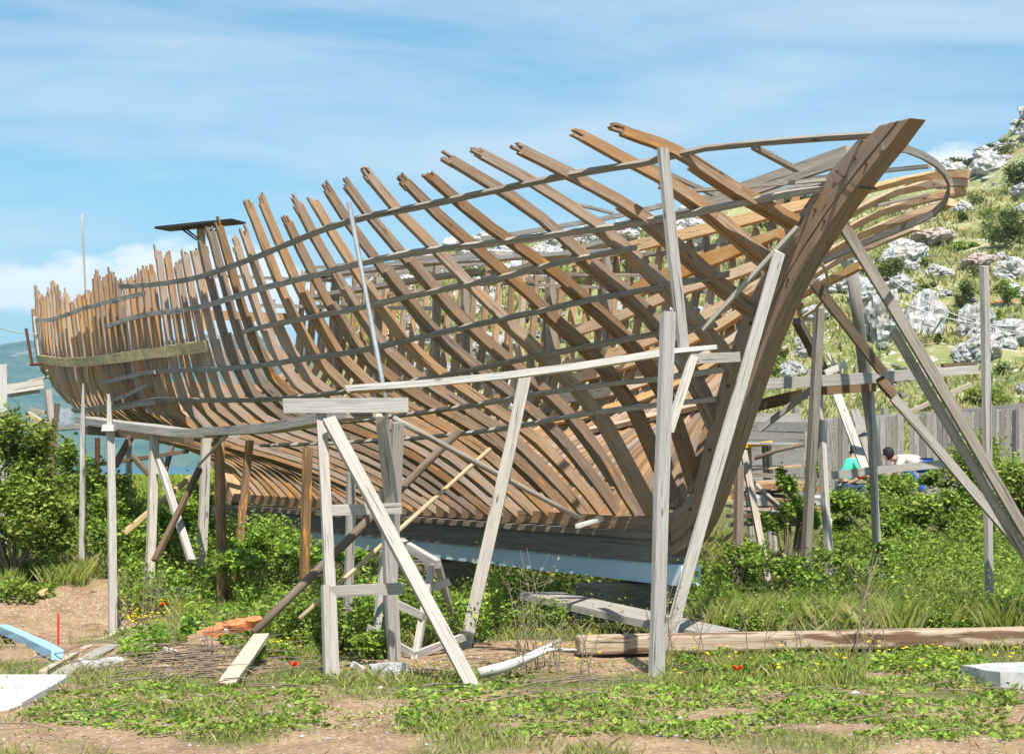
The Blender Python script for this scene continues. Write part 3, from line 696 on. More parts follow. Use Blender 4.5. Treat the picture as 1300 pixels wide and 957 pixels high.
timber('walkway_plank', 'long bleached walkway plank from tall right post to trestle top', 'plank', P(845, 448, 12.1), P(444, 493, 12.65), .15, .042, M_WHITE, 'walkway planks on the scaffold', sag=.035)
timber('walkway_plank', 'thick sagging plank with orange underside, left of trestle top', 'plank', None, None, .20, .07, M_BAT, 'walkway planks on the scaffold',
       pts=[P(456, 524, 12.7), P(420, 530, 13.0), P(380, 538, 13.6), P(340, 544, 14.4), P(300, 546, 15.2), P(262, 548, 16.0)])
timber('walkway_plank', 'bent bleached plank running under the ship quarter behind pointed post', 'plank', None, None, .22, .07, M_GREY, 'walkway planks on the scaffold',
       pts=[P(290, 551, 15.8), P(230, 549, 16.9), P(185, 543, 17.6), P(150, 539, 18.2), P(108, 533, 19.4)])
timber('walkway_plank', 'weathered plank end reaching past the stern on the far left', 'plank', P(106, 541, 19.6), P(40, 545, 21.0), .2, .06, M_GREY, 'walkway planks on the scaffold')
timber('walkway_plank', 'dark beam lying under the bent walkway by the pointed post', 'beam', P(240, 556, 17.3), P(108, 545, 19.7), .10, .10, M_BROWN)
timber('scaffold_block', 'stubby board end lying across the trestle head', 'board', P(450, 495, 12.75), P(492, 493, 12.6), .14, .05, M_NEW)
# tall posts
def post(label, x0, y0, x1, y1, Y0, Y1, w, h, mat, name='scaffold_post', group='upright scaffold posts', kind='beam', cat='post'):
    return timber(name, label, cat, P(x0, y0, Y0), foot(x1, y1, Y1), w, h, mat, group, kind=kind)
post('wide grey post standing in front of the bow, foot at the log', 848, 397, 833, 862, 12.05, 12.0, .095, .05, M_GREY)
timber('scaffold_board', 'leaning grey board rising above the ribs near the bow', 'board', P(841, 188, 12.6), P(868, 443, 12.5), .075, .04, M_GREY)
timber('bow_board', 'long bright white board leaning against the stem post', 'board', P(990, 320, 13.35), foot(845, 822, 13.5), .085, .035, M_WHITE, up=(.4, -.9, .1))
timber('hull_prop', 'broad grey prop leaning on the hull right of the trestle', 'prop', P(667, 478, 14.3), foot(588, 830, 13.6), .095, .05, M_GREY, 'props shoring the hull', up=FR)
timber('steel_pipe', 'thin silver pipe leaning against the ribs above trestle', 'pipe', P(443, 258, 13.6), P(490, 508, 12.5), .035, .035, M_PIPE, kind='tube')
# scaffold bracket beside the bow
br = empty('scaffold_bracket', P(880, 470, 12.6), 'short ragged scaffold bracket with hanging grey strut beside the stem', 'bracket')
part(br, 'shelf_board', P(846, 446, 12.5), P(905, 441, 12.6), .16, .035, M_WHITE); part(br, 'shelf_beam', P(852, 457, 12.7), P(935, 453, 13.3), .07, .07, M_GREY)
part(br, 'strut', P(880, 452, 12.5), P(850, 548, 12.45), .035, .055, M_WHITE); part(br, 'block', P(862, 450, 12.62), P(878, 466, 12.62), .1, .12, M_BAT)
# left group
pp = empty('scaffold_post', foot(143, 800, 15.6), 'slim grey post with pointed top and wooden collar', 'post', 'upright scaffold posts')
part(pp, 'shaft', P(140, 545, 15.8), foot(143, 800, 15.6), .065, .05, M_GREY)
mb = MB(); a = P(138, 500, 15.8); b = P(140, 546, 15.8); mb.sweep([a, a + (b - a) * .3, b], Vector((1, 0, 0)), Vector((0, 1, 0)), [.016, .034, .045], [.02, .03, .045]); mb.build('pointed_tip', M_GREY, pp)
part(pp, 'collar', P(131, 543, 15.75), P(146, 543, 15.75), .09, .06, M_WHITE)
mb = MB(); a = P(106, 487, 18.2); b = foot(104, 722, 18.0); mb.sweep([a, a + (b - a) * .22, b], Vector((1, 0, 0)), Vector((0, 1, 0)), [.012, .045, .055], [.02, .04, .05], .003)
tag(to_origin(mb.build('scaffold_post', M_GREY), b), 'thin tapering grey post, leftmost by the bramble hedge', 'post', 'upright scaffold posts')
post('two toned grey post behind the pointed post under the hull', 196, 551, 189, 728, 17.4, 17.0, .075, .075, M_GREY)
post('grey post with split face left of the orange log', 262, 556, 255, 700, 17.5, 17.4, .085, .05, M_GREY)
post('rough orange brown log post standing under the hull', 278, 553, 283, 712, 16.4, 16.2, .10, .10, M_ORLOG, 'log_post', kind='tube')
post('leaning brown post right of the orange log post', 317, 560, 299, 705, 17.6, 17.3, .065, .05, M_ORLOG)
post('short orange tipped post in the greenery under the hull', 391, 568, 386, 705, 15.6, 15.5, .07, .06, M_ORLOG)
post('bluish grey post hidden behind the trestle brace', 446, 598, 442, 720, 15.4, 15.2, .06, .06, M_GREY)
G2 = 'diagonal braces under the hull'
def brace(label, x0, y0, Y0, x1, y1, Y1, w, mat, kind='beam', h=None):
    return timber('diagonal_brace', label, 'brace', P(x0, y0, Y0), P(x1, y1, Y1), w, h or w * .7, mat, G2, kind=kind)
brace('pale grey brace leaning down right from the two toned post', 202, 583, 17.2, 243, 712, 16.6, .065, M_GREY)
brace('brown brace crossing in front of the split faced post', 254, 594, 16.9, 196, 712, 16.4, .055, M_BROWN)
brace('light ended brace low among the weeds behind the posts', 242, 606, 17.8, 157, 677, 17.4, .06, M_PALE)
brace('horizontal brown rail behind the left posts', 128, 589, 19.5, 238, 573, 19.0, .055, M_BROWN)
brace('dark brace rising left of the pointed post', 170, 547, 18.5, 146, 592, 18.4, .08, M_BROWN)
brace('dark brace falling right beyond the two toned post', 168, 578, 19.3, 190, 603, 19.1, .06, M_BROWN)
brace('thin dark stick behind the two toned post', 218, 567, 20.5, 208, 605, 20.3, .05, M_BROWN)
brace('long round brown pole crossing behind the trestle', 582, 548, 14.2, 322, 803, 12.9, .065, M_BROWN, 'tube')
brace('thin pale pole crossing above the sawhorse', 622, 570, 14.3, 380, 785, 13.0, .035, M_PALE, 'tube')
brace('bent grey pole sloping down right from trestle to keel', 500, 531, 13.4, 735, 657, 14.6, .045, M_BAT, 'tube')
brace('short white stick poking out above the keel', 733, 668, 14.4, 763, 659, 14.9, .04, M_WHITE)
brace('thin curved grey stick under the ship quarter', 252, 590, 15.8, 292, 548, 15.4, .03, M_GREY, 'tube')
post('rusty thin post far behind the pointed post', 124, 556, 123, 612, 21, 21, .05, .05, M_RUST)
post('pale grey stake far behind between left posts', 163, 560, 165, 620, 21.5, 21.5, .06, .05, M_GREY)
# stern staging at the left edge
st = empty('stern_staging', foot(66, 580, 22), 'grey timber staging with angled stub posts beside the stern', 'scaffold')
part(st, 'rail', P(8, 494, 22.3), P(56, 487, 22.3), .05, .12, M_WHITE); part(st, 'post', P(60, 495, 22), P(65, 535, 22), .07, .09, M_GREY)
part(st, 'post', P(66, 544, 21.9), foot(62, 600, 21.9), .12, .1, M_BROWN); part(st, 'brace', P(73, 512, 22), P(70, 540, 22), .06, .05, M_BROWN)
part(st, 'rail', P(10, 502, 22.4), P(50, 496, 22.4), .04, .06, M_GREY); part(st, 'rail', P(38, 520, 22.2), P(58, 524, 22.2), .05, .07, M_GREY); part(st, 'brace', P(36, 526, 21.6), P(62, 542, 21.4), .05, .07, M_PALE)
post('short white painted post at the left edge of view', 3, 462, 4, 560, 21, 21, .09, .05, M_WHITE)
# sawhorse under the trestle
sh = empty('sawhorse', foot(525, 800, 13.3), 'low grey wooden sawhorse standing in weeds between trestle and prop', 'sawhorse')
for nm, a, b, w, h in (('top_beam', P(508, 688, 13.9), P(556, 716, 13.4), .05, .06), ('leg', P(548, 718, 13.4), foot(524, 852, 12.9), .05, .045), ('leg', P(556, 716, 13.5), foot(584, 795, 14.0), .045, .04),
                       ('leg', P(488, 700, 14.0), foot(476, 800, 13.8), .05, .045), ('stretcher', P(541, 748, 13.4), P(571, 738, 13.4), .03, .055), ('stretcher', P(468, 797, 13.3), P(528, 832, 12.95), .03, .05),
                       ('stretcher', P(528, 830, 12.95), P(590, 808, 13.5), .03, .05), ('stretcher', P(497, 763, 13.3), P(538, 782, 13.1), .03, .05), ('stretcher', P(535, 752, 13.6), foot(586, 795, 14.1), .035, .04)):
    part(sh, nm, a, b, w, h, M_GREY)
# right hand props and frame
GP = 'props shoring the bow'
timber('bow_prop', 'long paired timber prop from the stem down to the right edge', 'prop', P(1066, 280, 13.9), foot(1392, 835, 13.9), .075, .09, M_BAT, GP, up=FR)
timber('bow_prop', 'second timber lashed under the long right hand prop', 'prop', P(1134, 420, 13.98), foot(1378, 835, 14.0), .06, .085, M_GREY, GP, up=FR)
timber('bow_prop', 'dark short prop ending on the grey crossbeam right of bow', 'prop', P(1032, 358, 14.6), P(1120, 472, 14.9), .07, .09, M_BROWN, GP, up=FR)
timber('bow_prop', 'lower grey prop running under the crossbeam to the right edge', 'prop', P(1134, 504, 14.6), foot(1400, 800, 14.4), .07, .095, M_GREY, GP, up=FR)
timber('bow_prop', 'dark prop in shade just below the crossbeam', 'prop', P(1118, 484, 14.95), P(1140, 508, 14.75), .07, .09, M_BROWN, GP, up=FR)
post('tall slender grey post near the right edge', 1250, 338, 1257, 802, 14.8, 14.8, .058, .05, M_GREY)
fr = empty('scaffold', foot(1060, 700, 17.5), 'grey scaffold frame with heavy crossbeam standing right of the bow', 'scaffold')
part(fr, 'crossbeam', P(960, 488, 16.8), P(1163, 476, 17.0), .06, .10, M_GREY); part(fr, 'crossbeam', P(1150, 474, 17.1), P(1240, 468, 17.3), .06, .10, M_GREY)
part(fr, 'under_beam', P(1030, 497, 17.3), P(1110, 491, 17.4), .12, .08, M_BROWN); part(fr, 'post', P(1039, 498, 17.3), foot(1056, 715, 17.0), .05, .07, M_GREY)
part(fr, 'post', P(1104, 494, 17.5), foot(1118, 720, 17.2), .05, .07, M_GREY); part(fr, 'rail', P(1048, 604, 17.3), P(1200, 588, 17.6), .05, .075, M_GREY)
part(fr, 'brace', P(1031, 494, 17.1), P(965, 545, 17.4), .05, .05, M_GREY); part(fr, 'side_beam', P(1022, 500, 17.4), P(950, 518, 18.5), .07, .1, M_BROWN)
part(fr, 'post', P(1048, 640, 17.2), foot(1062, 715, 17.1), .05, .05, M_BAT)
timber('hull_prop', 'dark weathered post leaning beside the scaffold frame', 'prop', P(1040, 390, 16.3), foot(1018, 700, 17.0), .075, .07, M_BAT, 'props shoring the hull')
timber('hull_prop', 'dark pole crossing behind the leaning post right of bow', 'prop', P(1012, 408, 16.6), P(1048, 474, 17.2), .08, .07, M_BROWN, 'props shoring the hull')
timber('hull_prop', 'dark low prop leaning up behind the stem foot', 'prop', P(944, 572, 17.0), foot(985, 690, 16.0), .06, .05, M_BAT, 'props shoring the hull')
timber('hull_prop', 'dark upright post close behind the stem foot', 'prop', P(938, 590, 16.5), foot(936, 690, 16.2), .07, .06, M_BROWN, 'props shoring the hull')
timber('broken_board', 'bleached board leaning behind the frame, ragged top', 'board', P(1062, 500, 24), P(1100, 600, 23), .12, .03, M_GREY, 'boards leaning on the fence')
timber('broken_board', 'second board leaning beside the bleached one', 'board', P(1085, 520, 24.5), P(1112, 598, 23.5), .13, .03, M_FENCE, 'boards leaning on the fence')
timber('broken_board', 'short grey offcut nailed on the leaning boards', 'board', P(1086, 548, 24), P(1104, 538, 24), .03, .11, M_GREY, 'boards leaning on the fence')
timber('broken_board', 'small white boards crossed on top of the crossbeam', 'board', P(1050, 448, 17), P(1066, 474, 17), .06, .03, M_WHITE, 'offcuts on the crossbeam')
timber('broken_board', 'small white board lying on the crossbeam', 'board', P(1048, 474, 16.9), P(1074, 462, 16.9), .05, .06, M_WHITE, 'offcuts on the crossbeam')
timber('broken_board', 'cracked brown board lying on the crossbeam right end', 'board', P(1196, 464, 17), P(1240, 461, 17), .08, .03, M_BROWN, 'offcuts on the crossbeam')
post('rounded mossy log post behind the scaffold frame', 1082, 345, 1128, 640, 22, 24, .16, .14, M_FENCE, 'log_post', kind='tube')
timber('rail_pole', 'thin dark rail propped up behind the board fence', 'rail', P(1150, 525, 30), P(1232, 488, 31), .06, .06, M_BAT)
# timber lying on the ground
timber('squared_log', 'long barked log lying across the foreground right', 'log', G(733, 836) + Vector((0, .1, .09)), G(1330, 824) + Vector((0, .1, .09)), .22, .125, M_LOG, bevel=.02, up=(0, 0, 1))
timber('ground_plank', 'wide grey plank lying in shade below the keel', 'plank', P(684, 755, 15.5), P(915, 806, 13.7), .40, .055, M_GREY, 'planks on the ground', up=(0, 0, 1))
timber('ground_plank', 'bleached plank piece beside the log end', 'plank', G(848, 800) + Vector((0, 0, .08)), G(935, 792) + Vector((0, 0, .07)), .3, .05, M_WHITE, 'planks on the ground')
timber('ground_plank', 'grey plank lying in grass near the right edge', 'plank', G(1205, 770) + Vector((0, 0, .08)), G(1320, 775) + Vector((0, 0, .08)), .22, .04, M_GREY, 'planks on the ground')
timber('ground_plank', 'weathered stick lying in grass right of the bow', 'plank', G(1084, 760) + Vector((0, 0, .1)), G(1160, 775) + Vector((0, 0, .05)), .05, .04, M_GREY, 'planks on the ground')
timber('ground_plank', 'low grey board half hidden in weeds behind the log', 'plank', G(965, 765) + Vector((0, 0, .08)), G(1040, 757) + Vector((0, 0, .08)), .08, .04, M_GREY, 'planks on the ground')
timber('ground_plank', 'grey stake end sticking out of the grass behind log', 'plank', G(1140, 800) + Vector((0, 0, .03)), G(1150, 778) + Vector((0, 0, .12)), .07, .04, M_GREY, 'planks on the ground')
timber('blue_timber', 'light blue painted timber lying at the left edge', 'timber', G(3, 803) + Vector((0, 0, .03)), G(73, 840) + Vector((0, 0, .04)), .09, .075, M_LBLUE, bevel=.006)
timber('ground_plank', 'yellowish timber lying in rubble at lower left', 'plank', G(55, 862) + Vector((0, 0, .03)), G(160, 806) + Vector((0, 0, .05)), .055, .045, M_PALE, 'planks on the ground')
timber('ground_plank', 'grey plank beside the yellowish timber lower left', 'plank', G(66, 868) + Vector((0, 0, .02)), G(190, 800) + Vector((0, 0, .03)), .11, .035, M_GREY, 'planks on the ground')
timber('ground_plank', 'short leaning board beside the brush heap', 'plank', G(288, 872) + Vector((0, 0, .02)), G(332, 835) + Vector((0, 0, .15)), .11, .03, M_PALE, 'planks on the ground')
timber('ground_plank', 'cut log stub near the concrete slab at left', 'plank', G(198, 727) + Vector((0, 0, .1)), G(226, 748) + Vector((0, 0, .08)), .1, .1, M_BAT, 'planks on the ground', kind='tube')
timber('ground_plank', 'pale stick on the earth bank at far left', 'plank', G(52, 762) + Vector((0, 0, .06)), G(92, 728) + Vector((0, 0, .06)), .06, .04, M_PALE, 'planks on the ground')
timber('red_stake', 'thin red stake standing in the dug soil', 'stake', G(74, 818) + Vector((0, 0, .24)), G(74, 818) - Vector((0, 0, .03)), .016, .016, M_RED, kind='tube')
pts = [G(608, 864), G(640, 862), G(668, 858), G(690, 850), G(712, 843)]; pts = [p + Vector((0, 0, .05 + .03 * i)) for i, p in enumerate(pts)]
mb = MB(); mb.tube(pts, [.035, .034, .03, .022, .012], 8, .08); mb.tube([pts[2], pts[2] + Vector((.16, .1, .05)), pts[2] + Vector((.34, .1, .05))], [.022, .015, .008], 6)
tag(to_origin(mb.build('fallen_branch', M_WHITE, smooth=True), pts[0]), 'bleached forked branch lying on bare soil in front', 'branch')
# keel blocks
for (x, y, w_, lab) in ((800, 752, .5, 'dark timber block carrying the keel below the bow'), (560, 738, .4, 'timber block under the keel hidden in weeds')):
    S = AK / (x - VX); q = HP(S, 0, 0); mb = MB(); zt = EYE - .30 * 3.79
    mb.beam(Vector((q.x, q.y, (zt + gz(q.x, q.y)) / 2 - .02)) - ND * .45, Vector((q.x, q.y, (zt + gz(q.x, q.y)) / 2 - .02)) + ND * .45, .42, zt - gz(q.x, q.y) + .03, up=(0, 0, 1), jit=.008)
    tag(to_origin(mb.build('keel_block', M_KEEL, bevel=.01), (q.x, q.y, gz(q.x, q.y))), lab, 'block')
# slabs and rubble
def slab(name, label, cat, cpx, sx, sy, sz, mat, rot=0, tilt=(0, 0), group=None, rough=.03, lift=0):
    bm = bmesh.new(); bmesh.ops.create_cube(bm, size=1); bmesh.ops.scale(bm, vec=(sx, sy, sz), verts=bm.verts); bmesh.ops.subdivide_edges(bm, edges=bm.edges, cuts=5, use_grid_fill=True)
    sd_ = random.random() * 50
    for v in bm.verts:
        k = noise.noise_vector(v.co * (2.2 / max(sx, sy)) + Vector((sd_, 0, 0))); v.co += k * rough * max(sx, sy)
    for f in bm.faces: f.smooth = False
    me = bpy.data.meshes.new(name); bm.to_mesh(me); bm.free(); me.materials.append(mat); o_ = bpy.data.objects.new(name, me); COL.objects.link(o_)
    q = cpx if isinstance(cpx, Vector) else G(*cpx); o_.location = q + Vector((0, 0, sz * .35 + lift)); o_.rotation_euler = (tilt[0], tilt[1], rot); return tag(o_, label, cat, group)
slab('concrete_slab', 'white concrete slab corner at the lower left edge', 'slab', (-4, 884), .62, 1.3, .06, M_SLAB, .02, rough=.008, lift=.0)
slab('stone_slab', 'flat grey stone slab at the lower right edge', 'slab', (1288, 868), .50, .45, .12, M_STONEG, .3)
slab('concrete_slab', 'grey broken concrete slab among weeds under hull left', 'slab', (212, 752), .42, .8, .08, M_STONEG, .3)
slab('concrete_slab', 'pale rubble slab beside the yellowish timber', 'slab', (130, 846), .32, .2, .05, M_CONC, .5, rough=.06)
slab('white_stone', 'white stone lump lying by the trestle foot', 'stone', (492, 858), .22, .13, .10, M_ROCK, .3, rough=.12)
for k, (x, y, Y, s, mt, lab) in enumerate([(268, 808, 12.9, .19, M_BRICK, 'orange brick fragment at the left end of the brick pieces'), (292, 801, 13.0, .20, M_BRICK, 'orange brick piece on the brush heap, middle one'), (316, 795, 13.1, .18, M_BRICK, 'rightmost orange brick piece on the brush heap'),
                       (281, 803, 12.92, .09, M_CONC, 'grey mortar lump between the brick pieces'), (250, 812, 12.85, .09, M_CONC, 'pale mortar lump left of the brick pieces'), (215, 828, 0, .09, M_CONC, 'pale rubble lump among twigs'),
                       (510, 852, 0, .10, M_CONC, 'small pale stone right of the white stone lump'), (455, 850, 0, .10, M_CONC, 'pale flat stone near the trestle left foot')]):
    c_ = P(x, y, Y) if Y else (x, y)
    slab('rubble_piece', lab, 'rubble', c_, s, s * .5, s * .36, mt, .25 + .2 * math.sin(k * 3), (.25, -.25 + .1 * k), group='rubble pieces', rough=.10, lift=.0)
mb = MB()
for k in range(900):
    x = random.uniform(0, 1300); y = random.uniform(775, 955); q = P(x, y, EYE * FP / (y - HZ))
    if turf(q.x, q.y) > .6: continue
    r_ = random.uniform(.004, .013) * (1.8 if random.random() < .06 else 1); q.z = gz(q.x, q.y) + r_ * .25; bb = len(mb.v)
    for d_ in ((1, 0, 0), (-1, 0, 0), (0, 1, 0), (0, -1, 0), (0, 0, .7), (0, 0, -.7)): mb.v.append(q + Vector(d_) * r_ * random.uniform(.6, 1.4) + Vector((random.uniform(-.3, .3), random.uniform(-.3, .3), 0)) * r_)
    for f_ in ((0, 2, 4), (2, 1, 4), (1, 3, 4), (3, 0, 4), (2, 0, 5), (1, 2, 5), (3, 1, 5), (0, 3, 5)): mb.f.append(tuple(bb + a_ for a_ in f_)); mb.uv += [(0, 0)] * 3
tag(mb.build('pebbles', M_STONEG), 'small pale stones scattered over the bare soil', 'pebbles', kind='stuff')
# table with yellow edge, plank heap
tb = empty('work_table', P(955, 640, 24), 'white topped work table with yellow edge behind the stem', 'table')
part(tb, 'tabletop', P(925, 563, 23.5), P(980, 563, 24.5), .9, .03, M_CONC); part(tb, 'edge_strip', P(940, 567, 23.2), P(980, 562, 24.0), .03, .05, M_YEL)
for (x, y) in ((946, 566), (976, 566), (970, 562), (950, 562)): part(tb, 'leg', P(x, y, 24), foot(x + 8, 640, 24), .05, .05, M_GREY)
for k in range(26):
    Y = random.uniform(20.5, 24); y = random.uniform(588, 668); x0 = random.uniform(925, 960); x1 = random.uniform(1015, 1050); yy = y + random.uniform(-9, 9)
    mt_, cn_ = random.choice([(M_NEW, 'fresh orange'), (M_GREY, 'silver grey'), (M_PALE, 'pale yellow'), (M_BAT, 'dull grey'), (M_BROWN, 'dark brown')]); lab = cn_ + ' sawn board in the plank heap behind the stem'
    timber('heap_board', lab, 'board', P(x0, y, Y), P(x1, yy, Y + random.uniform(-1, .6)), random.uniform(.07, .16), random.uniform(.03, .05), mt_, 'boards in the plank heap')
timber('heap_stick', 'long thin dark branch across the plank heap', 'branch', None, None, .05, .05, M_BROWN, kind='tube', pts=[P(958, 582, 21), P(985, 572, 21), P(1020, 564, 21)])
timber('heap_stick', 'pale pole slanting down through the plank heap', 'pole', P(940, 598, 20), P(1012, 665, 19), .05, .04, M_GREY)
for (x, y) in ((1040, 668), (1036, 640), (960, 640)):
    slab('white_sack', {1040: 'crumpled white sack on the ground by the frame', 1036: 'white sheet heap left of the scaffold frame', 960: 'pale sack under the plank heap'}[x] , 'sack', P(x, y, 20), .22, .2, .12, M_CONC, 0, rough=.2)
# board fence
fc = empty('board_fence', Vector((6, 38, .5)), 'old grey vertical board fence with top rail at the hill foot', 'fence')
x = 948
while x < 1330:
    w_ = random.uniform(5.6, 8.6); Y = 38.3 - (x - 950) * .004; top = lerp([940, 1030, 1150, 1240, 1330], [548, 532, 527, 520, 515], x) + random.uniform(-1.5, 3.5)
    if random.random() > .03:
        mb = MB(); t_ = P(x + random.uniform(-.5, .5), top, Y); b_ = P(x + random.uniform(-1, 1) + w_ * 0, 640, Y); b_.z = gz(b_.x, b_.y) - .1
        mb.sweep([t_, (t_ + b_) / 2, b_], Vector((1, 0, 0)), Vector((0, 1, 0)), w_ / FP * Y * .94, .02, .003, .01); mb.build('board', M_FENCE, fc)
    x += w_
part(fc, 'rail', P(945, 540, 38.15), P(1150, 529, 38.0), .05, .13, M_FENCE); part(fc, 'rail', P(1148, 530, 37.9), P(1335, 512, 37.6), .05, .13, M_FENCE); part(fc, 'rail', P(945, 610, 38.45), P(1330, 595, 38.2), .05, .1, M_FENCE)
for xx in (1010, 1123, 1200, 1290): part(fc, 'post', P(xx, 518, 38.5), foot(xx, 640, 38.5), .12, .12, M_FENCE)
# shed roofing scrap leaning behind the stem
lo = empty('scrap_wall', foot(990, 640, 34), 'low wall of dark grey horizontal scrap boards behind the table', 'wall')
for k in range(8):
    part(lo, 'board', P(935, 530 + k * 11, 33), P(1022 + random.uniform(-8, 8), 532 + k * 11 + random.uniform(-3, 3), 33.5), .03, .16, M_FENCE)
# starboard scaffolding seen through the hull
sb = empty('far_scaffold', HP(70, -13, -4.0), 'grey scaffold planks and posts along the far side of the hull', 'scaffold')
for (x0, y0, x1, y1, Y0, Y1) in ((392, 352, 640, 322, 27.5, 22.5), (396, 378, 600, 345, 27.2, 23.2), (330, 388, 560, 392, 29, 24.5), (500, 336, 800, 318, 24.5, 20), (610, 360, 780, 305, 23.5, 20.5), (260, 350, 420, 356, 31, 27)):
    part(sb, 'walk_board', P(x0, y0, Y0), P(x1, y1, Y1), .25, .05, M_GREY)
for (x, y0, y1, Y) in ((425, 352, 600, 27), (555, 330, 620, 24.5), (590, 345, 620, 24), (700, 345, 640, 22.5), (480, 352, 600, 26), (770, 320, 640, 21.5), (345, 380, 580, 28.5)):
    part(sb, 'post', P(x, y0, Y), foot(x, y1, Y), .09, .09, M_BAT)
for (x0, y0, x1, y1) in ((620, 345, 900, 352), (640, 360, 940, 372)):
    part(sb, 'rail', P(x0, y0, 23), P(x1, y1, 20), .04, .04, M_BAT)
# stake row beyond the hull
# mast top board and thin pole standing in the ship
tm = empty('lamp_gantry', P(252, 330, 22.8), 'dark flat board on a pale post with thin braces above the ribs', 'gantry')
part(tm, 'post', P(255, 286, 22.8), P(262, 420, 22.8), .09, .06, M_PALE); part(tm, 'top_board', P(206, 291, 22.8), P(303, 281, 22.4), .35, .03, M_DARK, up=(0, 0, 1))
for (a, b) in (((230, 290), (250, 305)), ((234, 289), (252, 303)), ((274, 286), (262, 298)), ((280, 286), (266, 300))): part(tm, 'brace', P(*a, 22.75), P(*b, 22.75), .02, .02, M_DARK)
timber('thin_pole', 'very thin pale pole standing above the stern ribs', 'pole', P(104, 272, 24.5), P(113, 470, 24.5), .024, .024, M_BAT, kind='tube')
# overhead wires
def wire(lab, a, b, sag, r=.006):
    mb = MB(); mb.tube([a + (b - a) * t - UP * (4 * sag * t * (1 - t)) for t in np.linspace(0, 1, 14)], r, 5); tag(to_origin(mb.build('wire', M_WIRE), a), lab, 'wire', 'overhead wires')
wire('thin white wire crossing the hillside to the right edge', P(1088, 352, 24), P(1330, 410, 23), .25); wire('lower thin wire across the hillside rocks', P(1128, 352, 24.2), P(1340, 424, 23), .2, .005)
wire('thin white wire reaching the stern from the left edge', P(-30, 405, 24), P(48, 424, 26), .05, .008)

# ------------------------------------------------------------------ vegetation
def fastmesh(name, V, F4, mat, F3=None):
    me = bpy.data.meshes.new(name); nv = len(V); nf = len(F4) if F3 is None else len(F3); k = 4 if F3 is None else 3; F = F4 if F3 is None else F3
    me.vertices.add(nv); me.vertices.foreach_set('co', V.astype(np.float32).ravel()); me.loops.add(nf * k); me.loops.foreach_set('vertex_index', F.astype(np.int32).ravel())
    me.polygons.add(nf); me.polygons.foreach_set('loop_start', np.arange(0, nf * k, k, dtype=np.int32)); me.polygons.foreach_set('loop_total', np.full(nf, k, dtype=np.int32))
    me.update(calc_edges=True); me.materials.append(mat); return me
rng = np.random.default_rng(11)
def leaves(C, size, upb=.6, asp=.55):
    """C (n,3) centres -> leaf quads folded as diamonds"""
    n = len(C); a = rng.normal(size=(n, 3)); a[:, 2] = a[:, 2] * .5; a /= np.linalg.norm(a, axis=1)[:, None]
    nn = rng.normal(size=(n, 3)); nn[:, 2] = np.abs(nn[:, 2]) + upb; b = np.cross(nn, a); b /= np.linalg.norm(b, axis=1)[:, None]
    s = (size * rng.uniform(.35, 1.5, n))[:, None]
    V = np.stack([C - a * s, C + b * s * asp, C + a * s, C - b * s * asp], 1).reshape(-1, 3); F = np.arange(4 * n).reshape(n, 4); return V, F
def blades(B, h, w, lean=.35):
    n = len(B); ang = rng.uniform(0, 2 * np.pi, n); hh = h * rng.uniform(.5, 1.35, n); d = np.c_[np.cos(ang), np.sin(ang), np.zeros(n)]; l = rng.uniform(.05, lean, n) * hh
    ld = rng.uniform(0, 2 * np.pi, n); L = np.c_[np.cos(ld) * l, np.sin(ld) * l, hh]; ww = (w * rng.uniform(.6, 1.4, n))[:, None]
    V = np.stack([B - d * ww, B + d * ww, B + L * .55 + d * ww * .7 * 1, B + L * 1.0 + L * np.array([.35, .35, -.02])], 1).reshape(-1, 3); F = np.arange(4 * n).reshape(n, 4); return V, F
def stuff(name, V, F, mat, label, cat):
    o_ = bpy.data.objects.new(name, fastmesh(name, V, F, mat)); COL.objects.link(o_); return tag(o_, label, cat, kind='stuff')
def gzv(X, Y): return np.array([gz(float(a), float(b)) for a, b in zip(X, Y)])
def scat(n, x0, x1, y0, y1):
    """random ground points whose photo position lies in a region of the yard"""
    x = rng.uniform(x0, x1, n); y = rng.uniform(y0, y1, n); Y = EYE * FP / (y - HZ); X = (x - 650) / FP * Y; return X, Y
# turf grass over the yard: denser where it is not bare
def yard_points(n, ymin=8.6, ymax=27.0):
    # density falling with distance
    Y = ymin + (ymax - ymin) * rng.random(n) ** 1.25; u = rng.uniform(-.36, .36, n); X = u * Y; return X, Y
X, Y = yard_points(150000); t = np.array([turf(a, b) for a, b in zip(X, Y)]); nz_ = np.array([noise.noise(Vector((a * .9, b * .9, 7))) for a, b in zip(X, Y)])
keep = rng.random(len(X)) < np.clip(t, .015, 1) * np.clip(.75 + nz_ * 1.2, .2, 1); X, Y, nz_ = X[keep], Y[keep], nz_[keep]
Z = gzv(X, Y); hgt = np.where(Y < 13.2, .045, np.where(Y < 17, .075, .12)) * (1 + nz_ * 1.1)
V, F = blades(np.c_[X, Y, Z - .005], hgt, np.full(len(X), .0035), .7); stuff('grass', V, F, M_GRASS, 'yellowish green grass growing over the yard', 'grass')
dk = rng.random(len(X)) < .14; V, F = blades(np.c_[X, Y, Z][dk], hgt[dk] * 1.5, np.full(dk.sum(), .0025), .9); stuff('dry_grass', V, F, M_DRY, 'thin straw coloured grass blades among the green', 'grass')
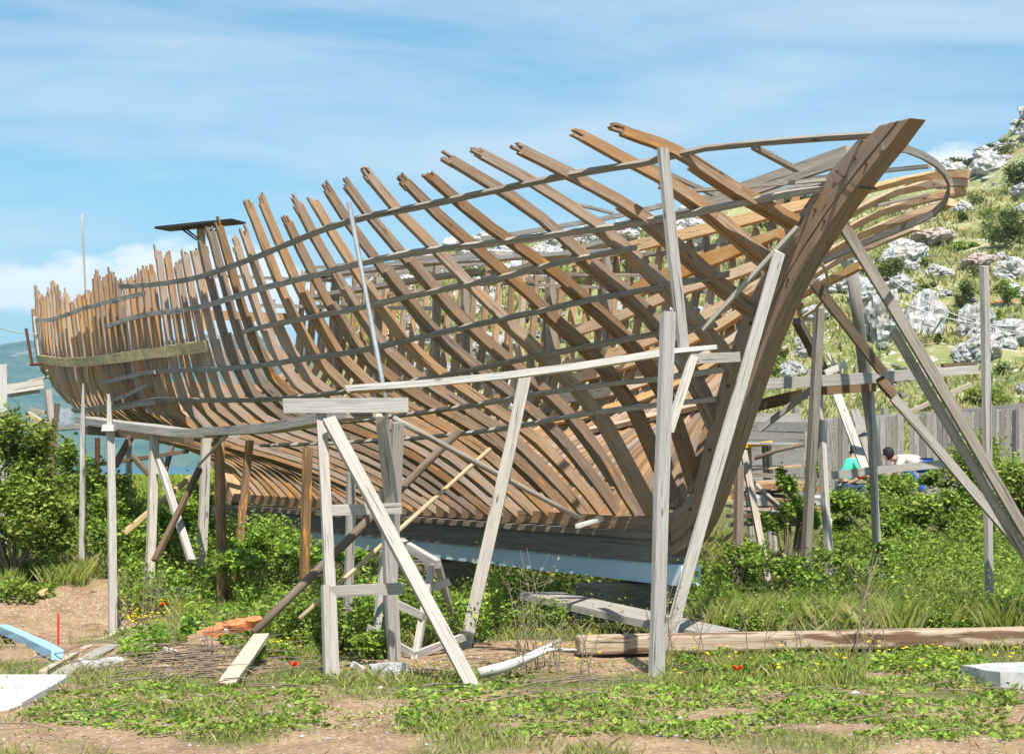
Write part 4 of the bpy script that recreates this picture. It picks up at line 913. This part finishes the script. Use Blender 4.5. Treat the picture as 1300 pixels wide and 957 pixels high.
# leafy weeds: patches
def weeds(n, regs, name, mat, label, hmul=1.0, size=.022):
    Cs = []
    for (x0, x1, Y0, Y1, h, dens) in regs:
        m_ = int(n * dens); Yv = rng.uniform(Y0, Y1, m_); Xv = (rng.uniform(x0, x1, m_) - 650) / FP * Yv
        k = np.array([noise.noise(Vector((a * 1.6, b * 1.6, 9))) + .6 * noise.noise(Vector((a * 4, b * 4, 3))) for a, b in zip(Xv, Yv)])
        xs = 650 + FP * Xv / Yv; ed = np.minimum(np.minimum(xs - x0, x1 - xs) / 70.0 if x1 < 1290 else np.minimum((xs - x0) / 70.0, 9), np.minimum(Yv - Y0, Y1 - Yv) / .45)
        ok = (k > -.32) & (ed + k * .9 > .25); Xv, Yv, k = Xv[ok], Yv[ok], k[ok]
        hz_ = h * hmul * np.clip(.55 + k * 1.1, .12, 1.5); z = gzv(Xv, Yv) + hz_ * rng.random(len(Xv)) ** .6; Cs.append(np.c_[Xv, Yv, z])
    C = np.concatenate(Cs); V, F = leaves(C, np.full(len(C), size)); stuff(name, V, F, mat, label, 'weeds')
weeds(1.0, [(300, 640, 13.6, 16.6, .42, 26000), (140, 420, 16.2, 19.5, .55, 26000), (170, 340, 12.3, 13.6, .10, 5000), (190, 280, 13.0, 14.6, .16, 4000), (230, 450, 13.2, 15.6, .28, 15000), (330, 420, 12.6, 13.8, .14, 3000), (440, 500, 13.0, 13.8, .18, 2500), (640, 720, 14.6, 17, .22, 6000),
            (860, 1050, 14.6, 17.5, .42, 14000), (930, 1300, 15.6, 19.5, .62, 22000), (1040, 1300, 19, 24, .80, 26000), (150, 260, 12.6, 14.6, .10, 4000), (600, 900, 17.5, 22, .5, 12000),
            (0, 110, 16.7, 17.4, .14, 4000), (20, 320, 19.5, 24, .45, 18000), (850, 1300, 11.9, 12.9, .10, 5000), (500, 1300, 9.2, 11.8, .05, 9000), (0, 420, 9.4, 11.6, .05, 4000), (900, 1300, 14.0, 15.8, .36, 12000), (1100, 1300, 13.6, 15.0, .12, 4000)],
      'leafy_weeds', M_WEED, 'bright green leafy weeds growing thick under and around the hull', size=.021)
weeds(1.0, [(300, 640, 13.2, 16.2, .50, 9000), (140, 420, 15.6, 19, .62, 9000), (860, 1300, 13.8, 18.5, .60, 22000), (230, 450, 13.0, 15.0, .34, 7000), (700, 900, 14.4, 17, .3, 4000), (0, 1300, 9.2, 12.8, .07, 12000), (1040, 1300, 19, 24, .95, 9000)],
      'small_leaved_weeds', M_LEAF, 'fine pale green small leaved weeds mixed through the undergrowth', size=.011)
# taller grass clumps
Cs = []
for (x0, x1, Y0, Y1, m_) in ((270, 420, 13.8, 15.6, 6000), (0, 110, 17.0, 18.4, 5000), (880, 1300, 14.2, 17, 16000), (840, 1100, 11.4, 12.9, 3500), (330, 420, 12.3, 14, 1500), (900, 1300, 14, 18.5, 22000), (220, 420, 13.4, 16.5, 7000), (1180, 1300, 15, 18, 5000), (150, 300, 16.5, 18.5, 3500)):
    Yv = rng.uniform(Y0, Y1, m_); Xv = (rng.uniform(x0, x1, m_) - 650) / FP * Yv; k = np.array([noise.noise(Vector((a * 2.1, b * 2.1, 19))) for a, b in zip(Xv, Yv)]); ok = k > -.05; Cs.append(np.c_[Xv[ok], Yv[ok], gzv(Xv[ok], Yv[ok])])
B = np.concatenate(Cs); V, F = blades(B, np.where(B[:, 1] < 13.2, .09, np.where((B[:, 0] > 1.3) & (B[:, 1] < 18), .27, .17)), np.full(len(B), .0028), .6); stuff('tall_grass', V, F, M_GRASS, 'taller tufts of green grass standing in the weeds', 'grass')
# meadow beyond the stern and hillside grass
m_ = 60000; Yv = 28 + 62 * rng.random(m_) ** 1.3; Xv = rng.uniform(-.34, -.10, m_) * Yv; V, F = blades(np.c_[Xv, Yv, gzv(Xv, Yv)], np.full(m_, .22), np.full(m_, .03), .6)
M_MEAD = leafmat('sunny_meadow', [(.20, .30, .03), (.28, .38, .045), (.36, .42, .05), (.46, .46, .04)], .3, .3); stuff('meadow_grass', V, F, M_MEAD, 'bright yellow green meadow seen beneath the stern', 'meadow')
m_ = 90000; Yv = 39 + 120 * rng.random(m_) ** 1.6; Xv = rng.uniform(-.10, .33, m_) * Yv; k = np.array([noise.noise(Vector((a * .25, b * .25, 2))) for a, b in zip(Xv, Yv)]); ok = k > -.25; Xv, Yv = Xv[ok], Yv[ok]
V, F = blades(np.c_[Xv, Yv, gzv(Xv, Yv) - .02], .10 + Yv * .0026, .012 + Yv * .0005, .8); stuff('hill_grass', V, F, M_HGRASS, 'dry green grass tufts covering the rocky hillside', 'grass')
# flowers
def flower_bits(C, r, mat, name, label):
    n_ = len(C); Vs = []; Fs = []
    for k in range(3):
        a = rng.uniform(0, 6.28, n_) ; d1 = np.c_[np.cos(a), np.sin(a), np.full(n_, .25)] * r; d2 = np.c_[-np.sin(a), np.cos(a), np.full(n_, -.1 + .2 * k)] * r
        Vs.append(np.stack([C - d1, C + d2, C + d1, C - d2], 1)); 
    V = np.concatenate([v.reshape(-1, 3) for v in Vs]); F = np.arange(len(V)).reshape(-1, 4); stuff(name, V, F, mat, label, 'flowers')
Cs = []
for (x0, x1, y0, y1, m_, h) in ((160, 260, 765, 800, 90, .14), (880, 1000, 690, 770, 130, .2), (1000, 1100, 680, 760, 120, .22), (1100, 1300, 720, 800, 90, .12), (330, 440, 740, 850, 110, .10), (0, 120, 715, 755, 40, .12), (640, 760, 800, 850, 25, .06), (860, 1300, 830, 868, 60, .08), (230, 330, 700, 780, 60, .3)):
    Xv, Yv = scat(m_, x0, x1, y0, y1); Cs.append(np.c_[Xv, Yv, gzv(Xv, Yv) + h * rng.uniform(.6, 1.2, m_)])
Cs = Cs + [c + rng.normal(size=c.shape) * np.array([.12, .12, .03]) for c in Cs]
flower_bits(np.concatenate(Cs), .015, M_YFL, 'yellow_flowers', 'small yellow flowers dotted through the weeds')
for k, (x, y, lab) in enumerate([(402, 658, 'red poppy in the weeds above the trestle left post'), (435, 786, 'red poppy right of the trestle post'), (373, 845, 'red poppy low in grass left of the trestle'), (214, 751, 'red poppy beside the grey slab'),
                               (1092, 608, 'red poppy near the scaffold rail'), (948, 773, 'red poppy in grass behind the log'), (208, 768, 'small red poppy below the grey slab'), (936, 850, 'small red poppy in front of the log')]):
    q = G(x, y + 16) if y > 650 else P(x, y, 17); c = P(x, y, q.y if y > 650 else 17); e = empty('poppy', Vector((c.x, c.y, gz(c.x, c.y))), lab, 'flower', 'red poppies')
    mb = MB(); mb.tube([Vector((c.x, c.y, gz(c.x, c.y))), c], .002, 4); mb.build('stalk', M_WEED, e)
    mb = MB()
    for a in range(4):
        an = a * 1.57 + k; dv = Vector((math.cos(an), math.sin(an) * .6, .5)) * .022; mb.sweep([c, c + dv, c + dv * 1.5 + UP * .01], Vector((-math.sin(an), math.cos(an), 0)), Vector((0, 0, 1)), [.01, .04, .02], .002)
    mb.build('petals', M_POP, e)
# shrubs: thing > stems, foliage
def shrub(name, label, cat, clumps, nleaf, size, mat, group=None, stems=6, base=None):
    """clumps: (centre, rx, ry, rz)"""
    c0 = clumps[0][0]; base = base or Vector((c0.x, c0.y, gz(c0.x, c0.y))); e = empty(name, base, label, cat, group); Cs = []; tot = sum(c[1] * c[2] * c[3] for c in clumps)
    mb = MB()
    for (c, rx, ry, rz) in clumps:
        k = max(60, int(nleaf * rx * ry * rz / tot)); ns = max(6, int(18 * (rx * rz) ** .5))
        sub = rng.normal(size=(ns, 3)); sub /= np.linalg.norm(sub, axis=1)[:, None]; sub *= rng.uniform(.35, 1.0, ns)[:, None]
        idx = rng.integers(0, ns, k); off = rng.normal(size=(k, 3)) * .17 * rng.uniform(.6, 1.5, ns)[idx][:, None]; q = (sub[idx] + off) * np.array([rx, ry, rz]) + np.array(c)
        Cs.append(q)
        for s_ in range(stems):
            j = rng.integers(0, ns); tip = Vector(tuple(sub[j] * np.array([rx, ry, rz]) + np.array(c))); b0 = base.copy(); mid = (b0 + tip) / 2 + Vector((random.uniform(-.1, .1), 0, .1)) * rx
            mb.tube([b0, mid, tip], [.012 * max(1, rx), .008 * max(1, rx), .003], 5)
    C = np.concatenate(Cs); C[:, 2] = np.maximum(C[:, 2], gzv(C[:, 0], C[:, 1]) + .01) if len(C) < 60000 else C[:, 2]
    V, F = leaves(C - np.array(base), np.full(len(C), size)); fo = bpy.data.objects.new('foliage', fastmesh('foliage', V, F, mat)); COL.objects.link(fo); fo.parent = e
    mb.build('stems', M_TWIG, e); return e
def cl(x, y, Y, rx, rz, ry=None): return (P(x, y, Y), rx, ry or rx, rz)
shrub('bramble_hedge', 'big sunlit bramble hedge at the left edge below the stern', 'bush', [cl(15, 560, 17.6, .42, .35), cl(60, 600, 17.7, .38, .35), cl(-30, 610, 17.5, .6, .6), cl(25, 650, 17.4, .55, .42), cl(75, 670, 17.5, .3, .35), cl(90, 590, 18.4, .25, .35), cl(-60, 560, 17.8, .5, .4)], 46000, .024, M_LEAF)
shrub('elder_bush', 'dark leafy bush behind the slim posts under the hull', 'bush', [cl(150, 640, 18.6, .45, .40), cl(215, 660, 18.2, .45, .32), cl(110, 620, 19, .3, .4), cl(175, 690, 17.6, .4, .2), cl(250, 650, 19, .4, .3)], 24000, .022, M_WEED)
shrub('bramble_bush', 'green bramble bush under the midship ribs behind log post', 'bush', [cl(325, 685, 16.6, .42, .17), cl(390, 698, 16.0, .4, .14), cl(450, 712, 15.2, .33, .12), cl(310, 708, 15.8, .4, .16)], 12000, .022, M_WEED)
shrub('bramble_bush', 'bright leafy bramble bush against the right edge', 'bush', [cl(1270, 590, 21, .5, .5), cl(1230, 640, 20.5, .5, .35), cl(1310, 630, 20.5, .5, .6), cl(1180, 650, 20.5, .4, .25), cl(1210, 600, 21.5, .35, .2)], 30000, .028, M_LEAF)
shrub('bramble_bush', 'low bramble bush in front of the crouching men', 'bush', [cl(1130, 625, 22, .45, .22), cl(1090, 650, 21, .4, .25), cl(1165, 615, 22, .3, .18), cl(1140, 660, 20.5, .4, .2)], 16000, .026, M_WEED)
shrub('bramble_bush', 'small leafy bush growing by the plank heap', 'bush', [cl(1000, 625, 19, .16, .25), cl(1005, 660, 19, .3, .2), cl(1035, 600, 19, .09, .2)], 5000, .024, M_WEED)
shrub('bramble_bush', 'bush tangled behind the stem foot and props', 'bush', [cl(935, 715, 16.4, .35, .18), cl(985, 725, 16.2, .35, .15), cl(1100, 700, 17.5, .4, .2), cl(1065, 720, 16.6, .3, .15)], 10000, .021, M_WEED)
# leggy weed stems
mb = MB(); Cl = []
for k in range(70):
    reg = random.choice([(640, 700, 12.1, 12.5, .75), (820, 900, 12.2, 13, .6), (950, 1100, 12, 13.4, .5), (660, 760, 11.8, 12.4, .4), (150, 220, 15, 16.8, .7), (1080, 1130, 13, 14, .9), (200, 330, 12, 13, .3), (1000, 1300, 13.8, 15.5, .4)])
    Yv = random.uniform(reg[2], reg[3]); Xv = (random.uniform(reg[0], reg[1]) - 650) / FP * Yv; b0 = Vector((Xv, Yv, gz(Xv, Yv))); h = reg[4] * random.uniform(.5, 1.1); ln = Vector((random.uniform(-.35, .35), random.uniform(-.2, .2), 0)) * h
    mb.tube([b0, b0 + ln * .3 + UP * h * .5, b0 + ln + UP * h], [.005, .0035, .0015], 5)
    for q in range(3): s0 = b0 + ln * .4 + UP * h * random.uniform(.3, .8); mb.tube([s0, s0 + Vector((random.uniform(-.15, .15), 0, random.uniform(.03, .15)))], [.003, .001], 4)
    for q in range(7): t_ = random.uniform(.4, 1); Cl.append(tuple(b0 + ln * t_ + UP * h * t_ + Vector((random.uniform(-.02, .02),) * 3)))
tag(mb.build('weed_stalks', M_TWIG), 'thin bare reddish weed stalks standing in front of the log', 'weeds', kind='stuff')
V, F = leaves(np.array(Cl), np.full(len(Cl), .012)); stuff('stalk_leaves', V, F, M_WEED, 'tiny green leaves along the bare weed stalks', 'leaves')
# brush heap of dead twigs, lower left, and litter along the soil
mb = MB()
for k in range(420):
    if k < 260: x = random.gauss(250, 75); y = random.gauss(845, 22)
    elif k < 340: x = random.gauss(640, 60) ; y = random.gauss(870, 15)
    else: x = random.uniform(0, 1300); y = random.uniform(800, 940)
    if y < 780 or (k < 260 and random.random() < .4): continue
    q = P(x, y, EYE * FP / (y - HZ)); q = G(x, y) if k < 260 else q; q.z = gz(q.x, q.y) + random.uniform(0, .07 if k < 260 else .02); a = random.uniform(-.6, .9); L_ = random.uniform(.06, .28)
    d = Vector((math.cos(a), math.sin(a) * .6, random.uniform(-.1, .25))) * L_; mb.tube([q - d, q + Vector((0, 0, .015)), q + d], [.004, .004, .002], 5)
tag(mb.build('dead_twigs', M_TWIG), 'heap of dead brown twigs on the ground at lower left', 'twigs', kind='stuff')

# ------------------------------------------------------------------ hillside rocks and shrubs
def rockmesh(seed, mat):
    bm = bmesh.new(); bmesh.ops.create_icosphere(bm, subdivisions=4, radius=1)
    for v in bm.verts:
        p = v.co.copy(); k = noise.cell(p * 1.3 + Vector((seed, 0, 0))) * .22; r = 1 + .35 * noise.noise(p * 1.1 + Vector((seed * 3.1, 0, 0))) - .26 * (1 - abs(noise.noise(p * 1.7 + Vector((0, seed, 0))) * 2)) ** 3 + k * .9 - .10 * (1 - abs(noise.noise(Vector((p.x * 5, p.y * 5, p.z * 2.5)) + Vector((seed, 2, 0))) * 2)) ** 2 + .07 * noise.noise(p * 11)
        v.co = p * r; v.co.z *= .8
    me = bpy.data.meshes.new('rock'); bm.to_mesh(me); bm.free(); me.materials.append(mat); return me
RK = [rockmesh(s * 7.3, M_ROCK) for s in range(7)]; RR = [rockmesh(s * 5.1 + 2, M_ROCKR) for s in range(2)]
def hillhit(x, y):
    Y = 39.0
    while Y < 190:
        q = P(x, y, Y)
        if q.z < gz(q.x, q.y): return q
        Y *= 1.004
    return None
def rock(x, y, wpx, hpx, label=None, red=False, group='white rocks on the hillside', sink=.25):
    q = hillhit(x, y + hpx * .4)
    if q is None: return
    s = q.y / FP; o_ = bpy.data.objects.new('rock', random.choice(RR if red else RK)); COL.objects.link(o_); o_.location = q + Vector((0, 0, hpx * s * (.5 - sink)))
    o_.scale = (wpx * s * .5, wpx * s * .45, hpx * s * .62); o_.rotation_euler = (random.uniform(-.3, .3), random.uniform(-.3, .3), random.uniform(0, 6.28))
    o_['scaled'] = 1; del o_['scaled']
    return tag(o_, label or 'white limestone boulder scattered on the grassy hillside', 'rock', group)
for a in [(1120, 400, 60, 90, 'tall creviced white rock face right of the bow planks'), (1170, 395, 60, 75, 'bulky white rock beside the tall rock face'), (1100, 372, 50, 40, 'white rock just above the tall rock face, by the prop'),
          (1235, 405, 44, 60, 'pale upright rock behind the slender post'), (1240, 440, 60, 40, 'low white rock at the foot of the upright rock'), (1190, 345, 40, 22, 'rounded white boulder high above the rock face'),
          (1150, 318, 60, 40, 'split white boulder below the grass tuft'), (1140, 360, 46, 26, 'white ledge rock between bush and rock face'), (1085, 330, 40, 30, 'white boulder partly behind the bow planks')]:
    rock(*a, group=None)
for a in [(1185, 300, 60, 26, 'long reddish boulder under the green tuft'), (1240, 330, 44, 24, 'reddish boulder left of the right edge shrubs'), (1285, 345, 40, 24, 'reddish brown boulder at the right edge')]: rock(*a, red=True, group=None)
random.seed(21)
for k in range(190):
    x = random.uniform(480, 1320); top = HZ - lerp(EX, EV, x) * FP; y = random.uniform(top + 4, 505)
    w_ = random.choice([8, 12, 18, 26, 36, 52]) * random.uniform(.7, 1.3) * (.6 + .6 * (y - top) / (505 - top)); rock(x, y, w_, w_ * random.uniform(.45, .8))
for k in range(60):
    x = random.uniform(470, 900); top = HZ - lerp(EX, EV, x) * FP; y = top + random.uniform(1, 45); w_ = random.uniform(20, 56); rock(x, y, w_, w_ * random.uniform(.4, .7), 'large grey limestone outcrop rock along the skyline behind the ribs', group='skyline rocks')
for k in range(34):
    x = random.uniform(1190, 1320); top = HZ - lerp(EX, EV, x) * FP; y = top + random.uniform(1, 40); w_ = random.uniform(14, 44); rock(x, y, w_, w_ * random.uniform(.4, .7), 'grey limestone rock on the steep ridge at upper right', group='ridge rocks')
def hshrub(x, y, wpx, hpx, label, dark=True, group=None, n_=2600):
    q = hillhit(x, y + hpx * .45)
    if q is None: return
    s = q.y / FP; rx = wpx * s * .5; rz = hpx * s * .5; c = q + Vector((0, 0, rz * .8)); cs = [(c, rx * .7, rx * .7, rz * .8)]
    for j in range(4): cs.append((c + Vector((random.uniform(-.6, .6) * rx, random.uniform(-.3, .3) * rx, random.uniform(-.3, .35) * rz)), rx * .45, rx * .45, rz * .5))
    return shrub('hill_shrub', label, 'shrub', cs, n_, max(.035, 1.5 * s), M_LEAFD if dark else M_LEAF, group, stems=3, base=q)
for a in [(1125, 338, 66, 44, 'wide dark green shrub right of the bow planks'), (1290, 222, 46, 50, 'dark olive shrub at the upper right edge', True, None, 3500), (1275, 285, 70, 70, 'large grey green olive shrub at the right edge', True, None, 6000),
          (1228, 370, 40, 40, 'rounded dark shrub left of the slender post'), (1276, 368, 42, 44, 'bright green shrub behind the slender post', False), (1215, 207, 40, 18, 'low dark shrub above the plank ends'),
          (1262, 188, 44, 18, 'flat dark shrub on the upper ridge'), (1244, 182, 24, 14, 'small dark shrub on the skyline ridge'), (1297, 158, 26, 20, 'dark shrub on the skyline at the far right edge'),
          (1173, 300, 34, 16, 'bright green tuft over the reddish boulder', False), (1225, 312, 44, 18, 'bright green tuft below the olive shrub', False), (1045, 395, 30, 30, 'green bush behind the stem', False),
          (600, 345, 70, 34, 'dark bush behind the ribs left of the rocks'), (905, 325, 40, 26, 'dark round bush seen behind bow ribs'), (1015, 250, 70, 20, 'dark skyline tree behind the bow beam'), (740, 350, 90, 30, 'broad green bush behind far ribs', False),
          (395, 400, 30, 30, 'green bush seen low between the midship ribs', False), (985, 465, 30, 30, 'green thistle bush below the stem', False), (1245, 500, 90, 36, 'leafy green bush above the board fence', False, None, 5000), (1190, 512, 60, 20, 'low green bush just over the fence rail', False)]:
    hshrub(*a)
for k in range(64):
    x = random.uniform(500, 1310); top = HZ - lerp(EX, EV, x) * FP; hshrub(x, random.uniform(top + 8, 480), random.uniform(14, 44), random.uniform(12, 26), 'small green shrub dotted over the rocky hillside', random.random() < .7, 'small shrubs on the hillside', 500)

# ------------------------------------------------------------------ people working by the fence
def skinmesh(name, J, E, mat, sub=2):
    me = bpy.data.meshes.new(name + '_t'); me.from_pydata([tuple(j[0]) for j in J], E, []); o_ = bpy.data.objects.new(name + '_t', me); COL.objects.link(o_)
    md = o_.modifiers.new('s', 'SKIN'); sv = me.skin_vertices[0].data
    for i, j in enumerate(J):
        r = j[1]; sv[i].radius = (r, r) if not isinstance(r, tuple) else r; sv[i].use_root = (i == 0)
    m2 = o_.modifiers.new('u', 'SUBSURF'); m2.levels = sub; m2.render_levels = sub
    dg = bpy.context.evaluated_depsgraph_get(); dg.update(); em = bpy.data.meshes.new_from_object(o_.evaluated_get(dg)); bpy.data.objects.remove(o_); em.materials.clear(); em.materials.append(mat); em.shade_smooth(); em.name = name; return em
M_SKIN = plain('tanned_skin', (.42, .24, .15), .6, 0, .08); M_HAIR = plain('black_hair', (.02, .016, .014), .7)
def cloth(nm, c): return plain(nm, c, .9, 0, .1, 8)
def person(label, base, face, J, E, shirt, sj, se, sc, trous, tj, te, tc, head, hair_off):
    e = empty('person', base, label, 'person')
    def add(nm, mesh, par=e):
        o_ = bpy.data.objects.new(nm, mesh); COL.objects.link(o_); o_.parent = par; o_.rotation_euler = (0, 0, face) if par is e else (0, 0, 0); return o_
    body = add('body', skinmesh('body', J, E, M_SKIN)); add(shirt, skinmesh(shirt, sj, se, cloth(shirt + str(sc), sc)), body); add(trous, skinmesh(trous, tj, te, cloth(trous + str(tc), tc)), body)
    bm = bmesh.new(); bmesh.ops.create_icosphere(bm, subdivisions=3, radius=.112)
    for v in bm.verts:
        v.co.z *= 1.12
        if v.co.x > .03 and v.co.z < .05: v.co *= .82
    me = bpy.data.meshes.new('hair'); bm.to_mesh(me); bm.free(); me.materials.append(M_HAIR); me.shade_smooth(); h_ = add('hair', me, body); h_.location = Vector(head) + Vector(hair_off)
    bm = bmesh.new()
    for sy in (-1, 1): bmesh.ops.create_icosphere(bm, subdivisions=1, radius=.012, matrix=Matrix.Translation(Vector(head) + Vector((.095, sy * .035, .01))))
    me = bpy.data.meshes.new('eyes'); bm.to_mesh(me); bm.free(); me.materials.append(M_DARK); add('eyes', me, body)
    return e
def V3(*a): return Vector(a)
# crouching figure in local axes: faces +x
def crouch(bend, stoop=0):
    hip = V3(0, 0, .38 + stoop); ch = hip + V3(math.sin(bend) * .48, 0, math.cos(bend) * .48); nk = hip + V3(math.sin(bend) * .58, 0, math.cos(bend) * .58); hd = nk + V3(math.sin(bend) * .10 + .05, 0, math.cos(bend) * .10 + .05)
    L = []
    J = [(hip, .12), (ch, (.14, .12)), (nk, .055), (hd, (.085, .10)), (hd + V3(.06, 0, -.05), .05)]; E = [(0, 1), (1, 2), (2, 3), (3, 4)]
    for s in (-1, 1):
        k = len(J); shd = ch + V3(0, s * .17, .02); el = shd + V3(.12, s * .08, -.24); wr = el + V3(.22, -s * .04, -.08); hn = wr + V3(.07, 0, -.01)
        J += [(shd, .06), (el, .042), (wr, .028), (hn, .035), (hn + V3(.05, .018, -.01), .011), (hn + V3(.055, 0, -.012), .012), (hn + V3(.05, -.018, -.012), .011), (hn + V3(.02, s * -.045, .01), .012)]
        E += [(1, k), (k, k + 1), (k + 1, k + 2), (k + 2, k + 3), (k + 3, k + 4), (k + 3, k + 5), (k + 3, k + 6), (k + 3, k + 7)]
        k = len(J); kn = hip + V3(.38, s * .13, .02 - stoop * .5); an = V3(.10 if stoop == 0 else .05, s * .14, .08); J += [(hip + V3(.03, s * .09, -.02), .085), (kn, .06), (an, .04), (an + V3(.14, 0, -.04), .04)]; E += [(0, k), (k, k + 1), (k + 1, k + 2), (k + 2, k + 3)]
    sj = [(hip + (ch - hip) * .15, .145), (ch, (.175, .145)), (ch + (nk - ch) * .6, .07)]; se = [(0, 1), (1, 2)]
    for i, s in ((5, -1), (17, 1)): k = len(sj); sj += [(J[i][0], .082), (J[i][0] + (J[i + 1][0] - J[i][0]) * .75, .066)]; se += [(1, k), (k, k + 1)]
    tj = [(hip, .14)]; te = []
    for i in (13, 25): k = len(tj); tj += [(J[i][0], .105), (J[i + 1][0], .078), (J[i + 2][0], .06)]; te += [(0, k), (k, k + 1), (k + 1, k + 2)]
    return J, E, sj, se, tj, te, hd
def mkperson(label, x, Y, zhead_px, face, bend, sc, tc, stoop=0):
    J, E, sj, se, tj, te, hd = crouch(bend, stoop); q = P(x, 0, Y); zb = EYE - (zhead_px - HZ) / FP * Y - hd.z; base = Vector((q.x, q.y, max(zb, gz(q.x, q.y))))
    e = person(label, base, face, J, E, 'shirt', sj, se, sc, 'trousers', tj, te, tc, hd, (-.025, 0, .035))
    if zb > gz(q.x, q.y) + .05: slab('earth_mound', 'low earth mound where the man in %s works' % label.split(' in ')[1].split(' ')[0], 'mound', Vector((q.x, q.y, (zb + gz(q.x, q.y)) / 2 - .1)), 1.3, 1.0, max(.1, zb - gz(q.x, q.y)) * 1.0, M_STONEG)
    return e
mkperson('person in green shirt sitting low behind the scaffold rail', 1070, 33, 572, D2R(10), .35, (.10, .62, .45), (.05, .07, .12))
mkperson('person in white shirt crouching beside the log post', 1120, 33, 580, D2R(170), .75, (.75, .75, .73), (.12, .12, .14))
mkperson('person bending low in pale striped shirt and blue trousers', 1176, 33, 578, D2R(180), 1.42, (.66, .58, .50), (.03, .10, .36), .22)
